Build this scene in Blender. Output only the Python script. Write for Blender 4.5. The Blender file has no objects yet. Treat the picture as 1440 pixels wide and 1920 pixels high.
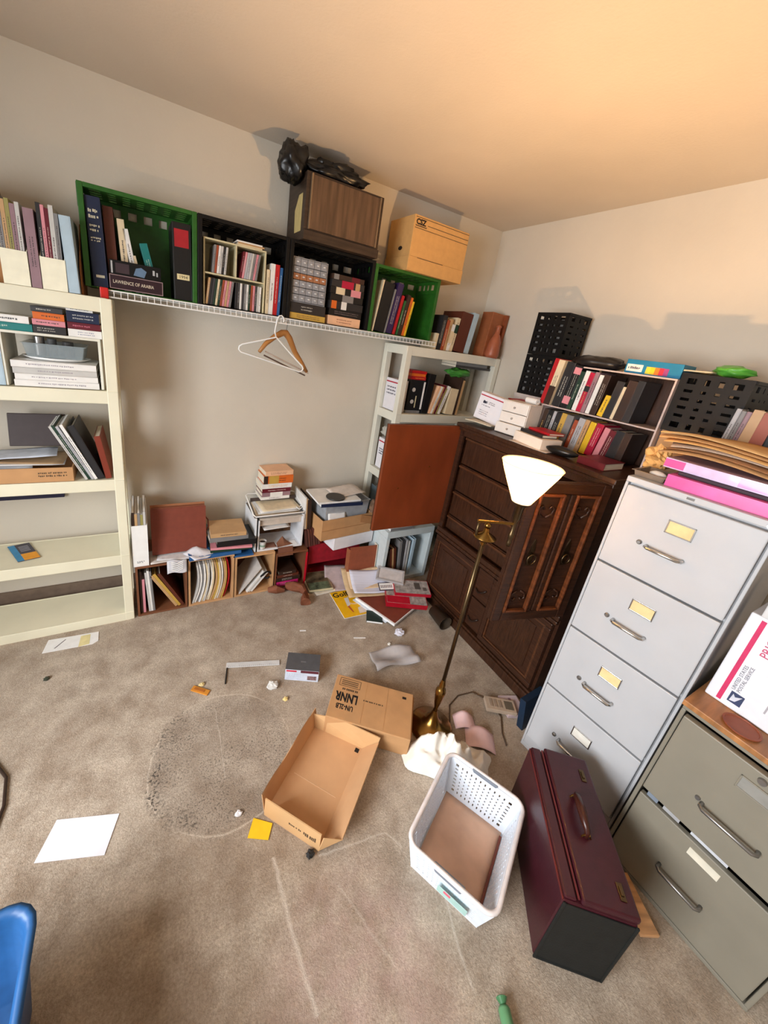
import bpy, math, random
from mathutils import Vector, Matrix, noise

# ---------------------------------------------------------------- camera
scn = bpy.context.scene
COL = scn.collection
cam_d = bpy.data.cameras.new('camera')
cam = bpy.data.objects.new('camera', cam_d)
COL.objects.link(cam)
YAW, PITCH, ROLL = 0.54601, -0.34054, 0.14567
fwd = Vector((math.sin(YAW)*math.cos(PITCH), math.cos(YAW)*math.cos(PITCH), math.sin(PITCH)))
r0 = Vector((math.cos(YAW), -math.sin(YAW), 0)); u0 = r0.cross(fwd)
rt = r0*math.cos(ROLL) + u0*math.sin(ROLL); up = u0*math.cos(ROLL) - r0*math.sin(ROLL)
cam.matrix_world = Matrix(((rt.x, up.x, -fwd.x, -2.3762), (rt.y, up.y, -fwd.y, -2.3783), (rt.z, up.z, -fwd.z, 1.6192), (0, 0, 0, 1)))
cam_d.sensor_fit = 'HORIZONTAL'; cam_d.sensor_width = 36.0; cam_d.lens = 709.6/1440*36
cam_d.shift_x = 0.0360; cam_d.shift_y = -0.0488
cam_d.clip_start = 0.02
scn.camera = cam

# ---------------------------------------------------------------- world, light, exposure
W = bpy.data.worlds.new('sky'); scn.world = W; W.use_nodes = True
bg = W.node_tree.nodes['Background']; bg.inputs[0].default_value = (0.62, 0.78, 1.0, 1); bg.inputs[1].default_value = 0.8

def area(name, loc, direction, sx, sy, power, color):
    l = bpy.data.lights.new(name, 'AREA'); l.shape = 'RECTANGLE'; l.size = sx; l.size_y = sy
    l.energy = power; l.color = color
    o = bpy.data.objects.new(name, l); COL.objects.link(o); o.location = loc
    l.spread = math.radians(150); o.rotation_euler = Vector(direction).to_track_quat('-Z', 'Z').to_euler()
    return o
area('daylight_window_left', (-4.12, -2.2, 1.32), (1, 0.12, -0.45), 1.25, 1.35, 88, (0.96, 0.98, 1.0))
vs = scn.view_settings
vs.view_transform = 'Standard'; vs.look = 'None'; vs.exposure = 0.0; vs.gamma = 1.0; vs.use_curve_mapping = False

# ---------------------------------------------------------------- materials
def lin(c):
    return tuple(((v/255)/12.92 if v/255 <= 0.04045 else ((v/255+0.055)/1.055)**2.4) for v in c)
MATS = {}
def M(col, rough=0.6, metal=0.0, var=0.06, scale=30.0, bump=0.0, bscale=200.0, spec=0.4, alpha=1.0, stretch=None, key=None, coat=0.0):
    k = key or (col, rough, metal, var, scale, bump, bscale, spec, alpha, stretch, coat)
    if k in MATS: return MATS[k]
    m = bpy.data.materials.new('procedural'); m.use_nodes = True
    nt = m.node_tree; b = nt.nodes['Principled BSDF']
    tc = nt.nodes.new('ShaderNodeTexCoord'); n = nt.nodes.new('ShaderNodeTexNoise')
    n.inputs['Scale'].default_value = scale; n.inputs['Detail'].default_value = 5
    src = tc.outputs['Object']
    if stretch:
        mp = nt.nodes.new('ShaderNodeMapping'); mp.inputs['Scale'].default_value = stretch
        nt.links.new(src, mp.inputs[0]); src = mp.outputs[0]
    nt.links.new(src, n.inputs['Vector'])
    cr = nt.nodes.new('ShaderNodeValToRGB'); L = lin(col)
    cr.color_ramp.elements[0].position = 0.3; cr.color_ramp.elements[1].position = 0.7
    cr.color_ramp.elements[0].color = tuple(max(0, v*(1-var*2)) for v in L)+(1,)
    cr.color_ramp.elements[1].color = tuple(min(1, v*(1+var*1.2)) for v in L)+(1,)
    nt.links.new(n.outputs['Fac'], cr.inputs[0]); nt.links.new(cr.outputs[0], b.inputs['Base Color'])
    b.inputs['Roughness'].default_value = rough; b.inputs['Metallic'].default_value = metal
    b.inputs['Specular IOR Level'].default_value = spec
    b.inputs['Coat Weight'].default_value = coat
    if alpha < 1: b.inputs['Alpha'].default_value = alpha
    if bump > 0:
        n2 = nt.nodes.new('ShaderNodeTexNoise'); n2.inputs['Scale'].default_value = bscale; n2.inputs['Detail'].default_value = 3
        nt.links.new(src, n2.inputs['Vector'])
        bp = nt.nodes.new('ShaderNodeBump'); bp.inputs['Strength'].default_value = bump; bp.inputs['Distance'].default_value = 0.003
        nt.links.new(n2.outputs['Fac'], bp.inputs['Height']); nt.links.new(bp.outputs[0], b.inputs['Normal'])
    MATS[k] = m
    return m
def wood(col, stretch=(40, 3, 3), var=0.22, rough=0.42, coat=0.0):
    return M(col, rough=rough, var=var, scale=2.2, bump=0.12, bscale=6, stretch=stretch, coat=coat)
CREAM = M((230, 225, 200), rough=0.45, var=0.03, scale=6)
CREAM2 = M((224, 222, 208), rough=0.45, var=0.03, scale=6)
PAPER = M((236, 236, 236), rough=0.8, var=0.03)
PAGES = M((226, 216, 196), rough=0.9, var=0.12, scale=3, stretch=(400, 4, 4))
WHITEP = M((238, 238, 236), rough=0.35, var=0.02)
BLACKP = M((11, 10, 11), rough=0.5, var=0.1, spec=0.25)
GREENP = M((38, 94, 28), rough=0.45, var=0.08)
KRAFT = M((192, 146, 100), rough=0.8, var=0.05, scale=14, bump=0.1, bscale=60)
KRAFTD = M((160, 112, 70), rough=0.85, var=0.06, scale=14)
INK = M((22, 20, 20), rough=0.7, var=0.05)
FADED = M((90, 70, 50), rough=0.8, var=0.1)
CHROME = M((200, 198, 195), rough=0.22, metal=1.0, var=0.03)
STEEL = M((150, 148, 146), rough=0.35, metal=0.9, var=0.04)
BRASS = M((152, 114, 58), rough=0.26, metal=1.0, var=0.12, scale=20)
BRASSD = M((104, 86, 62), rough=0.34, metal=1.0, var=0.12, scale=20)
DWOOD = wood((60, 34, 21), stretch=(5, 5, 60), rough=0.35)
DWOODH = wood((62, 36, 22), stretch=(60, 5, 5), rough=0.35)
DWOODM = wood((84, 50, 30), stretch=(5, 5, 60), rough=0.33)
GREYM = M((186, 187, 190), rough=0.42, var=0.02, scale=8, bump=0.04, bscale=300)
GREYD = M((134, 128, 114), rough=0.45, var=0.03, scale=8, bump=0.04, bscale=300)

def glassy(name, col, alpha, rough=0.15):
    return M(col, rough=rough, alpha=alpha, var=0.03, spec=0.6)

# ---------------------------------------------------------------- mesh helpers
class B:
    def __init__(s): s.v = []; s.f = []; s.sm = False
    def add(s, vs, fs):
        o = len(s.v); s.v += [tuple(p) for p in vs]; s.f += [tuple(i+o for i in f) for f in fs]; return s
    def box(s, x0, x1, y0, y1, z0, z1, m=None):
        vs = [(x0,y0,z0),(x1,y0,z0),(x1,y1,z0),(x0,y1,z0),(x0,y0,z1),(x1,y0,z1),(x1,y1,z1),(x0,y1,z1)]
        if m: vs = [m @ Vector(p) for p in vs]
        return s.add(vs, [(0,3,2,1),(4,5,6,7),(0,1,5,4),(1,2,6,5),(2,3,7,6),(3,0,4,7)])
    def hexa(s, b, t):      # four bottom points, four top points (counter-clockwise from above)
        return s.add(list(b)+list(t), [(3,2,1,0),(4,5,6,7),(0,1,5,4),(1,2,6,5),(2,3,7,6),(3,0,4,7)])
    def tube(s, pts, r, n=8, closed=False, cap=True):
        pts = [Vector(p) for p in pts]; N = len(pts); rr = r if isinstance(r, (list, tuple)) else [r]*N
        ring = []; prev = None
        for i, p in enumerate(pts):
            if closed: t = pts[(i+1) % N]-pts[i-1]
            else: t = pts[min(i+1, N-1)]-pts[max(i-1, 0)]
            t.normalize()
            if prev is None:
                a = Vector((0,0,1)) if abs(t.z) < 0.9 else Vector((1,0,0)); u = t.cross(a).normalized()
            else: u = (prev - t*prev.dot(t)).normalized()
            prev = u; w = t.cross(u)
            ring.append([p + (u*math.cos(2*math.pi*k/n) + w*math.sin(2*math.pi*k/n))*rr[i] for k in range(n)])
        vs = [q for g in ring for q in g]; fs = []
        for i in range(N if closed else N-1):
            j = (i+1) % N
            for k in range(n): fs.append((i*n+k, i*n+(k+1) % n, j*n+(k+1) % n, j*n+k))
        if cap and not closed: fs += [tuple(range(n-1, -1, -1)), tuple((N-1)*n+k for k in range(n))]
        return s.add(vs, fs)
    def lathe(s, prof, c=(0,0,0), n=28, m=None):
        vs = []; fs = []
        for (r, z) in prof:
            for k in range(n):
                a = 2*math.pi*k/n; p = Vector((c[0]+r*math.cos(a), c[1]+r*math.sin(a), c[2]+z))
                vs.append(m @ p if m else p)
        for i in range(len(prof)-1):
            for k in range(n): fs.append((i*n+k, i*n+(k+1) % n, (i+1)*n+(k+1) % n, (i+1)*n+k))
        return s.add(vs, fs)
    def prism(s, poly, axis, a, b, m=None):
        n = len(poly); f = {'x': lambda p, t: (t, p[0], p[1]), 'y': lambda p, t: (p[0], t, p[1]), 'z': lambda p, t: (p[0], p[1], t)}[axis]
        vs = [f(p, a) for p in poly]+[f(p, b) for p in poly]
        if m: vs = [m @ Vector(p) for p in vs]
        return s.add(vs, [tuple(range(n-1, -1, -1)), tuple(range(n, 2*n))]+[(i, (i+1) % n, n+(i+1) % n, n+i) for i in range(n)])
    def sheet(s, fn, nu, nv, th=0.0008):
        top = [Vector(fn(i/nu, j/nv)) for j in range(nv+1) for i in range(nu+1)]
        k = nu+1; n = len(top); vs = top+[p-Vector((0,0,th)) for p in top]; fs = []
        for j in range(nv):
            for i in range(nu):
                a = j*k+i; fs += [(a, a+1, a+k+1, a+k), (n+a, n+a+k, n+a+k+1, n+a+1)]
        for i in range(nu):
            fs.append((n+i, n+i+1, i+1, i)); a = nv*k+i; fs.append((a, a+1, n+a+1, n+a))
        for j in range(nv):
            a = j*k; fs.append((a, a+k, n+a+k, n+a)); a = j*k+nu; fs.append((n+a, n+a+k, a+k, a))
        return s.add(vs, fs)
    def quadplate(s, p, th):   # a plate from four corner points, thickened along its normal
        p = [Vector(q) for q in p]; nrm = (p[1]-p[0]).cross(p[3]-p[0]).normalized()*th
        return s.add([q for q in p]+[q+nrm for q in p], [(0,3,2,1),(4,5,6,7),(0,1,5,4),(1,2,6,5),(2,3,7,6),(3,0,4,7)])
    def lattice(s, p, nu, nv, bu, bv, th, mu, mv):
        # perforated panel: corner points p00 p10 p11 p01, nu x nv holes; bu, bv bar share; mu, mv margin share
        p = [Vector(q) for q in p]
        at = lambda u, v: p[0]*(1-u)*(1-v)+p[1]*u*(1-v)+p[2]*u*v+p[3]*(1-u)*v
        def bar(u0, u1, v0, v1): s.quadplate([at(u0,v0), at(u1,v0), at(u1,v1), at(u0,v1)], th)
        bar(0, mu, 0, 1); bar(1-mu, 1, 0, 1); bar(mu, 1-mu, 0, mv); bar(mu, 1-mu, 1-mv, 1)
        du = (1-2*mu)/nu; dv = (1-2*mv)/nv
        for i in range(1, nu): bar(mu+i*du-du*bu/2, mu+i*du+du*bu/2, mv, 1-mv)
        for j in range(1, nv):
            for i in range(nu):
                bar(mu+i*du+(du*bu/2 if i else 0), mu+(i+1)*du-(du*bu/2 if i < nu-1 else 0), mv+j*dv-dv*bv/2, mv+j*dv+dv*bv/2)
        return s
    def blob(s, c, r, seed=0, amp=0.35, freq=2.2, nu=26, nv=16, floor=None, ridge=0.0):
        vs = []; fs = []
        for j in range(nv+1):
            ph = math.pi*j/nv
            for i in range(nu):
                a = 2*math.pi*i/nu; d = Vector((math.sin(ph)*math.cos(a), math.sin(ph)*math.sin(a), math.cos(ph)))
                q = d*freq+Vector((seed*7.3, seed*3.1, seed*1.7))
                k = 1+amp*noise.noise(q)+amp*0.5*noise.noise(q*2.3)
                if ridge: k -= ridge*abs(noise.noise(q*1.9+Vector((5, 1, 2))))+ridge*0.5*abs(noise.noise(q*4.1))
                z = c[2]+d.z*r[2]*k
                if floor is not None: z = max(floor, z)
                vs.append((c[0]+d.x*r[0]*k, c[1]+d.y*r[1]*k, z))
        for j in range(nv):
            for i in range(nu): fs.append((j*nu+i, (j+1)*nu+i, (j+1)*nu+(i+1) % nu, j*nu+(i+1) % nu))
        return s.add(vs, fs)
    def obj(s, name, mat, parent=None, bevel=0.0, smooth=False, label=None, seg=2, m=None):
        me = bpy.data.meshes.new(name); me.from_pydata([m @ Vector(q) for q in s.v] if m else s.v, [], s.f); me.update()
        me.materials.append(mat)
        if smooth:
            for p in me.polygons: p.use_smooth = True
        o = bpy.data.objects.new(name, me); COL.objects.link(o)
        if parent is not None: o.parent = parent
        if bevel:
            b = o.modifiers.new('bevel', 'BEVEL'); b.width = bevel; b.segments = seg; b.limit_method = 'ANGLE'; b.angle_limit = math.radians(40)
        if label: o['label'] = label
        return o
def box(*a): return B().box(*a)
def Rz(a): return Matrix.Rotation(a, 4, 'Z')
def Ry(a): return Matrix.Rotation(a, 4, 'Y')
def Rx(a): return Matrix.Rotation(a, 4, 'X')
def T(x, y, z): return Matrix.Translation((x, y, z))
def tag(o, label, cat, group=None):
    o['label'] = label; o['category'] = cat
    if group: o['group'] = group
    return o
def thing(name, label, cat, mw=None, group=None):
    o = bpy.data.objects.new(name, None); COL.objects.link(o); o.empty_display_size = 0.05
    if mw is not None: o.matrix_world = mw
    return tag(o, label, cat, group)
def struct(o, **k):
    o['kind'] = 'structure'; return o
def put(o, mw): o.matrix_world = mw; return o

def lettering(parent, s, mat, origin, right, upv, size, name='lettering', align='LEFT', stretchx=1.0, bold=0.0):
    cu = bpy.data.curves.new('font', 'FONT'); cu.body = s; cu.size = size; cu.align_x = align; cu.extrude = 0.0002; cu.offset = bold
    cu.resolution_u = 2
    tmp = bpy.data.objects.new('tmp', cu); COL.objects.link(tmp)
    dg = bpy.context.evaluated_depsgraph_get(); dg.update()
    me = bpy.data.meshes.new_from_object(tmp.evaluated_get(dg))
    bpy.data.objects.remove(tmp); bpy.data.curves.remove(cu)
    r = Vector(right).normalized(); u = Vector(upv).normalized(); n = r.cross(u)
    mt = Matrix(((r.x*stretchx, u.x, n.x, origin[0]), (r.y*stretchx, u.y, n.y, origin[1]), (r.z*stretchx, u.z, n.z, origin[2]), (0,0,0,1)))
    me.transform(mt); me.materials.clear(); me.materials.append(mat)
    o = bpy.data.objects.new(name, me); COL.objects.link(o)
    if parent is not None: o.parent = parent
    return o

RND = random.Random(11)
def dashes(b, x0, x1, z0, z1, y, lines, rnd, vertical=False, fill=0.62):
    # unreadable printed lines: short proud strips in the plane y
    for k in range(lines):
        if vertical:
            a = x0+(x1-x0)*(k+0.5-fill/2)/lines; c = x0+(x1-x0)*(k+0.5+fill/2)/lines; t = z0
            while t < z1-0.004:
                e = min(z1, t+rnd.uniform(0.003, 0.0065)); b.box(a+(c-a)*rnd.choice((0, 0, .15)), c-(c-a)*rnd.choice((0, .2, .25)), y-0.0003, y, t, e); t = e+rnd.choice((0.0014, 0.0014, 0.0014, 0.0035))
        else:
            a = z0+(z1-z0)*(k+0.5-fill/2)/lines; c = z0+(z1-z0)*(k+0.5+fill/2)/lines; t = x0
            while t < x1-0.004:
                e = min(x1, t+rnd.uniform(0.003, 0.006)); b.box(t, e, y-0.0003, y, a+(c-a)*rnd.choice((0, 0, .2)), c-(c-a)*rnd.choice((0, .2, .25))); t = e+rnd.choice((0.0014, 0.0014, 0.0014, 0.005))

COLS = {'navy': (22, 34, 64), 'brown': (92, 44, 30), 'cream': (222, 204, 170), 'white': (232, 230, 226), 'teal': (20, 118, 116), 'black': (18, 17, 19),
 'red': (178, 24, 32), 'blue': (38, 92, 150), 'purple': (48, 32, 78), 'green': (38, 92, 46), 'dark green': (28, 56, 42), 'orange': (214, 104, 34), 'yellow': (228, 186, 40),
 'maroon': (98, 18, 34), 'grey': (128, 126, 126), 'dark grey': (62, 60, 62), 'silver': (176, 176, 180), 'tan': (190, 152, 108), 'peach': (236, 188, 150), 'pink': (214, 140, 150),
 'crimson': (176, 18, 58), 'mauve': (146, 116, 124), 'olive': (150, 142, 84), 'rust': (158, 74, 44), 'dark brown': (54, 36, 28), 'light blue': (176, 198, 212), 'pale grey': (196, 194, 190),
 'magenta': (206, 40, 120), 'gold': (196, 158, 72), 'reddish brown': (128, 52, 34), 'charcoal': (40, 38, 40), 'lilac': (206, 196, 224)}
ORD = ['first', 'second', 'third', 'fourth', 'fifth', 'sixth', 'seventh', 'eighth', 'ninth', 'tenth', 'eleventh', 'twelfth', 'thirteenth', 'fourteenth', 'fifteenth', 'sixteenth']
def cover_mat(c): return M(COLS[c] if isinstance(c, str) else c, rough=0.45, var=0.05, scale=18)

def book(label, th, h, d, col, mw, kind='book', group=None, pr='auto', hard=True, cat=None, big=None, bands=None):
    """thickness along x, spine in the plane y=0 facing -y, height along z"""
    t = thing({'book': 'book', 'paperback': 'paperback_book', 'magazine': 'magazine', 'binder': 'ring_binder', 'tape': 'video_tape_case', 'folder': 'file_folder', 'cd': 'disc_case', 'album': 'photo_album'}.get(kind, kind), label, cat or ('book' if kind in ('book', 'paperback') else kind.replace('cd', 'disc case').replace('tape', 'video tape')), mw, group)
    rnd = random.Random(hash((round(th*1e4), round(h*1e4), str(col))) & 0xffff if False else int(th*91711+h*7919+len(label)*31))
    m = cover_mat(col)
    if kind in ('cd', 'tape'):
        box(0, th, 0, d, 0, h).obj('case', m, t, bevel=min(0.0015, th*0.2))
    elif kind == 'magazine' or kind == 'folder':
        w = min(0.0009, th*0.25)
        B().box(0, w, 0, d, 0, h).box(th-w, th, 0, d, 0, h).box(w, th-w, 0, w, 0, h).obj('cover', m, t)
        box(w, th-w, w, d-0.002, 0.001, h-(0.001 if kind == 'magazine' else 0.012)).obj('page_block', PAPER if kind == 'magazine' else PAGES, t)
    elif kind == 'binder':
        w = 0.003
        B().box(0, w, 0, d, 0, h).box(th-w, th, 0, d, 0, h).box(w, th-w, 0, w, 0, h).obj('cover', m, t, bevel=0.001)
        box(w+0.002, th-w-0.004, 0.02, d-0.01, 0.008, h-0.012).obj('page_block', PAPER, t)
    else:
        w = 0.0024 if hard else 0.0007; o = 0.003 if hard else 0.0
        B().box(0, w, 0, d, 0, h).box(th-w, th, 0, d, 0, h).box(w, th-w, 0, w, 0, h).obj('cover', m, t, bevel=0.0006 if hard else 0)
        box(w, th-w, w, d-o-0.0005, o, h-o-0.0003).obj('page_block', PAGES, t)
    if bands:
        for (z0, z1, c) in bands: B().box(-0.0002, th+0.0002, -0.0004, 0.001, z0*h, z1*h).obj('spine_band', cover_mat(c), t)
    if pr == 'auto':
        cc = COLS[col] if isinstance(col, str) else col
        pc = (226, 220, 206) if sum(cc) < 330 else (60, 52, 52)
        if rnd.random() < 0.2 and sum(cc) < 330: pc = (206, 170, 90)
    else: pc = pr
    if pc is not None and th > 0.0075:
        b = B(); z0 = h*rnd.uniform(0.12, 0.3); z1 = h*rnd.uniform(0.62, 0.9)
        dashes(b, th*0.22, th*0.78, z0, z1, 0.0, 1 if th < 0.03 else 2, rnd, vertical=True, fill=0.42)
        b.obj('spine_title', M(tuple(int(v*0.72+w_*0.28) for v, w_ in zip(pc, COLS[col] if isinstance(col, str) else col)), rough=0.6, var=0.05), t)
    return t

LEAN = lambda th, phi: T(0, 0, th*math.sin(phi) if phi > 0 else 0) @ Ry(phi)
def row(items, place, org, theta=0.0, group=None, kindname=None):
    """items: (thickness, height, depth, colour, kind, lean degrees[, options])"""
    base = T(*org) @ Rz(theta); x = 0.0; out = []
    for i, it in enumerate(items):
        th, h, d, col, kind, lean = it[:6]; op = dict(it[6]) if len(it) > 6 else {}
        x += op.pop('gap', 0.0); yo = op.pop('y', 0.0); phi = math.radians(lean); zo = op.pop('z', 0.0)
        nm = {'book': 'hardback book', 'paperback': 'paperback', 'cd': 'disc case', 'tape': 'video tape case', 'folder': 'file folder', 'binder': 'ring binder'}.get(kind, kind)
        lab = op.pop('label', None) or f"{col} {nm}, {ORD[i]} from the left {place}"
        mw = base @ T(x, yo, zo) @ LEAN(th, phi)
        if kind == 'book' and th < 0.02 and 'hard' not in op: op['hard'] = False
        out.append(book(lab, th, h, d, col, mw, kind, group, **op))
        x += th/math.cos(phi)+0.0008
    return out
def stack(items, place, org, theta=0.0, group=None):
    """lying books, spine to the viewer; items bottom to top: (thickness, length, depth, colour, kind[, options])"""
    z = 0.0; n = len(items); out = []
    for i, it in enumerate(items):
        th, L, d, col, kind = it[:5]; op = dict(it[5]) if len(it) > 5 else {}
        dx = op.pop('dx', 0.0); tw = op.pop('turn', 0.0); dy = op.pop('dy', 0.0)
        nm = {'book': 'hardback book', 'paperback': 'paperback', 'tape': 'video tape case', 'folder': 'file folder', 'binder': 'ring binder'}.get(kind, kind)
        pos = 'bottom' if i == 0 else ('topmost' if i == n-1 else ORD[i]+' from the bottom')
        lab = op.pop('label', None) or (f"{col} {nm} lying {pos} {place}" if isinstance(col, str) else nm)
        mw = T(*org) @ Rz(theta) @ T(dx, dy, z+th) @ Rz(math.radians(tw)) @ Ry(math.radians(90))
        out.append(book(lab, th, L, d, col, mw, kind, group, **op)); z += th+0.0006
    return out
# ================================================================ the room
XL, XR, YB, YF, ZC = -4.05, -0.05, -0.065, -3.9, 2.48
def carpet():
    m = bpy.data.materials.new('carpet'); m.use_nodes = True; nt = m.node_tree; N = nt.nodes.new; Lk = nt.links.new
    b = nt.nodes['Principled BSDF']; b.inputs['Roughness'].default_value = 0.95; b.inputs['Specular IOR Level'].default_value = 0.1
    b.inputs['Sheen Weight'].default_value = 0.25
    tc = N('ShaderNodeTexCoord'); P = tc.outputs['Object']
    def nz(sc, det=4, rough=0.55):
        n = N('ShaderNodeTexNoise'); n.inputs['Scale'].default_value = sc; n.inputs['Detail'].default_value = det; n.inputs['Roughness'].default_value = rough
        Lk(P, n.inputs['Vector']); return n.outputs['Fac']
    def ramp(f, p0, p1, c0=(0,0,0), c1=(1,1,1)):
        r = N('ShaderNodeValToRGB'); e = r.color_ramp.elements; e[0].position = p0; e[1].position = p1; e[0].color = c0+(1,); e[1].color = c1+(1,); Lk(f, r.inputs[0]); return r.outputs[0]
    def mix(f, a, c, mode='MIX'):
        x = N('ShaderNodeMix'); x.data_type = 'RGBA'; x.blend_type = mode
        (Lk(f, x.inputs[0]) if not isinstance(f, float) else setattr(x.inputs[0], 'default_value', f))
        for i, q in ((6, a), (7, c)):
            if isinstance(q, tuple): x.inputs[i].default_value = q+(1,)
            else: Lk(q, x.inputs[i])
        return x.outputs[2]
    def mth(op, a, c=None):
        x = N('ShaderNodeMath'); x.operation = op; x.use_clamp = False
        for i, q in ((0, a), (1, c)):
            if q is None: continue
            if isinstance(q, (int, float)): x.inputs[i].default_value = q
            else: Lk(q, x.inputs[i])
        return x.outputs[0]
    big = ramp(nz(1.7, 5, 0.6), 0.36, 0.66, lin((162, 144, 124)), lin((200, 187, 170)))
    mid = ramp(nz(9, 5, 0.6), 0.35, 0.68, lin((138, 118, 100)), lin((216, 203, 187)))
    col = mix(0.5, big, mid)
    fine = ramp(nz(140, 3, 0.7), 0.33, 0.68, (0.62, 0.6, 0.57), (1.12, 1.12, 1.12))
    col = mix(0.8, col, fine, 'MULTIPLY')
    # traffic soil with its own outline
    soil = ramp(nz(1.15, 3), 0.50, 0.66); col = mix(mth('MULTIPLY', soil, 0.42), col, lin((126, 102, 80)))
    # faded rosy patch
    sep = N('ShaderNodeSeparateXYZ'); Lk(P, sep.inputs[0]); X, Y = sep.outputs[0], sep.outputs[1]
    wob = mth('MULTIPLY', mth('SUBTRACT', nz(7, 3), 0.5), 0.05)
    def dist(cx, cy): return mth('SQRT', mth('ADD', mth('POWER', mth('SUBTRACT', X, cx), 2), mth('POWER', mth('SUBTRACT', Y, cy), 2)))
    X_ = mth('MULTIPLY', mth('ADD', X, 2.18), -7.0)
    pk = mth('MULTIPLY', ramp(mth('ADD', dist(-1.93, -2.06), mth('MULTIPLY', wob, 3.0)), 0.16, 0.30, (1, 1, 1), (0, 0, 0)), ramp(nz(14, 4), 0.3, 0.7))
    col = mix(mth('MULTIPLY', pk, 0.5), col, lin((182, 150, 146)))
    # printed ring of a removed round mat, with dark crumbs inside
    dr = mth('ADD', dist(-2.15, -1.308), mth('MULTIPLY', wob, 0.5))
    line = mth('SUBTRACT', 1.0, mth('MINIMUM', 1.0, mth('DIVIDE', mth('ABSOLUTE', mth('SUBTRACT', dr, 0.268)), 0.0045)))
    brk = ramp(nz(5, 2), 0.36, 0.5)
    col = mix(mth('MULTIPLY', mth('MULTIPLY', line, brk), 0.5), col, lin((226, 212, 194)))
    inside = ramp(dr, 0.235, 0.275, (1, 1, 1), (0, 0, 0))
    crumbs = mth('MULTIPLY', ramp(nz(150, 3, 0.6), 0.54, 0.62), ramp(nz(7, 4), 0.34, 0.56))
    col = mix(mth('MULTIPLY', mth('MULTIPLY', crumbs, inside), 0.7), col, lin((52, 46, 42)))
    col = mix(mth('MULTIPLY', inside, 0.2), col, lin((120, 108, 98)))
    cl = mth('MULTIPLY', mth('MULTIPLY', mth('MULTIPLY', ramp(dr, 0.17, 0.25), ramp(dr, 0.27, 0.29, (1, 1, 1), (0, 0, 0))), ramp(X_, 0.0, 1.0)), mth('MULTIPLY', ramp(nz(110, 3), 0.50, 0.58), ramp(nz(16, 3), 0.40, 0.6)))
    col = mix(mth('MULTIPLY', cl, 0.8), col, lin((34, 32, 32)))
    # pressed furniture lines
    def seg(ax, ay, bx, by, w, k, c=(222, 212, 200)):
        nonlocal col
        dx, dy = bx-ax, by-ay; L = math.hypot(dx, dy); ux, uy = dx/L, dy/L
        t = mth('ADD', mth('MULTIPLY', mth('SUBTRACT', X, ax), ux), mth('MULTIPLY', mth('SUBTRACT', Y, ay), uy))
        n = mth('ADD', mth('MULTIPLY', mth('SUBTRACT', X, ax), -uy), mth('MULTIPLY', mth('SUBTRACT', Y, ay), ux))
        n = mth('ADD', n, mth('MULTIPLY', wob, 0.6))
        a = mth('SUBTRACT', 1.0, mth('MINIMUM', 1.0, mth('DIVIDE', mth('ABSOLUTE', n), w)))
        g = mth('MULTIPLY', mth('GREATER_THAN', t, 0.0), mth('LESS_THAN', t, L))
        col = mix(mth('MULTIPLY', mth('MULTIPLY', a, g), k), col, lin(c))
    seg(-2.07, -1.70, -2.06, -2.05, 0.009, 0.5); seg(-1.93, -1.76, -1.69, -1.80, 0.005, 0.4); seg(-1.69, -1.80, -1.66, -1.86, 0.006, 0.45)
    seg(-1.60, -2.0, -1.66, -2.2, 0.006, 0.35); seg(-2.15, -1.10, -2.16, -1.40, 0.003, 0.35); seg(-1.90, -1.85, -1.83, -2.08, 0.006, 0.2)
    seg(-2.0, -0.70, -1.75, -0.75, 0.003, 0.3, (110, 92, 76))
    Lk(col, b.inputs['Base Color'])
    bp = N('ShaderNodeBump'); bp.inputs['Strength'].default_value = 0.55; bp.inputs['Distance'].default_value = 0.006
    h = mth('ADD', nz(230, 3, 0.7), mth('MULTIPLY', nz(60, 3), 0.8)); Lk(h, bp.inputs['Height']); Lk(bp.outputs[0], b.inputs['Normal'])
    return m
def plaster(col):
    return M(col, rough=0.9, var=0.035, scale=1.6, bump=0.25, bscale=90, spec=0.2)
WALLM = plaster((210, 202, 188)); CEILM = plaster((206, 196, 183))
def slab(name, b, mat): return struct(b.obj(name, mat))
slab('floor', box(XL-0.1, XR+0.1, YF-0.1, YB+0.1, -0.1, 0.0), carpet())
slab('ceiling', box(XL-0.1, XR+0.1, YF-0.1, YB+0.1, ZC, ZC+0.1), CEILM)
slab('wall_back', box(XL-0.1, XR+0.1, YB, YB+0.1, 0, ZC), WALLM)
slab('wall_right', box(XR, XR+0.1, YF-0.1, YB, 0, ZC), WALLM)
def holed(axis, c0, c1, a0, a1, h0, h1, z0, z1):
    b = B(); q = (lambda p0, p1, r0, r1: b.box(c0, c1, p0, p1, r0, r1)) if axis == 'x' else (lambda p0, p1, r0, r1: b.box(p0, p1, c0, c1, r0, r1))
    q(a0, h0, 0, ZC); q(h1, a1, 0, ZC); q(h0, h1, 0, z0); q(h0, h1, z1, ZC); return b
slab('wall_left', holed('x', XL-0.1, XL, YF-0.1, YB, -2.9, -1.5, 0.6, 2.05), WALLM)
slab('wall_front', box(XL, XR, YF-0.1, YF, 0, ZC), WALLM)
def window(n, axis, c, a0, a1, z0, z1):
    f = B(); w = 0.045
    def q(p0, p1, r0, r1): (f.box(c-0.03, c+0.03, p0, p1, r0, r1) if axis == 'x' else f.box(p0, p1, c-0.03, c+0.03, r0, r1))
    q(a0, a0+w, z0, z1); q(a1-w, a1, z0, z1); q(a0+w, a1-w, z0, z0+w); q(a0+w, a1-w, z1-w, z1); q((a0+a1)/2-0.02, (a0+a1)/2+0.02, z0+w, z1-w)
    struct(f.obj('window_%d' % n, WHITEP))
window(1, 'x', XL-0.05, -2.9, -1.5, 0.6, 2.05)
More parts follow.
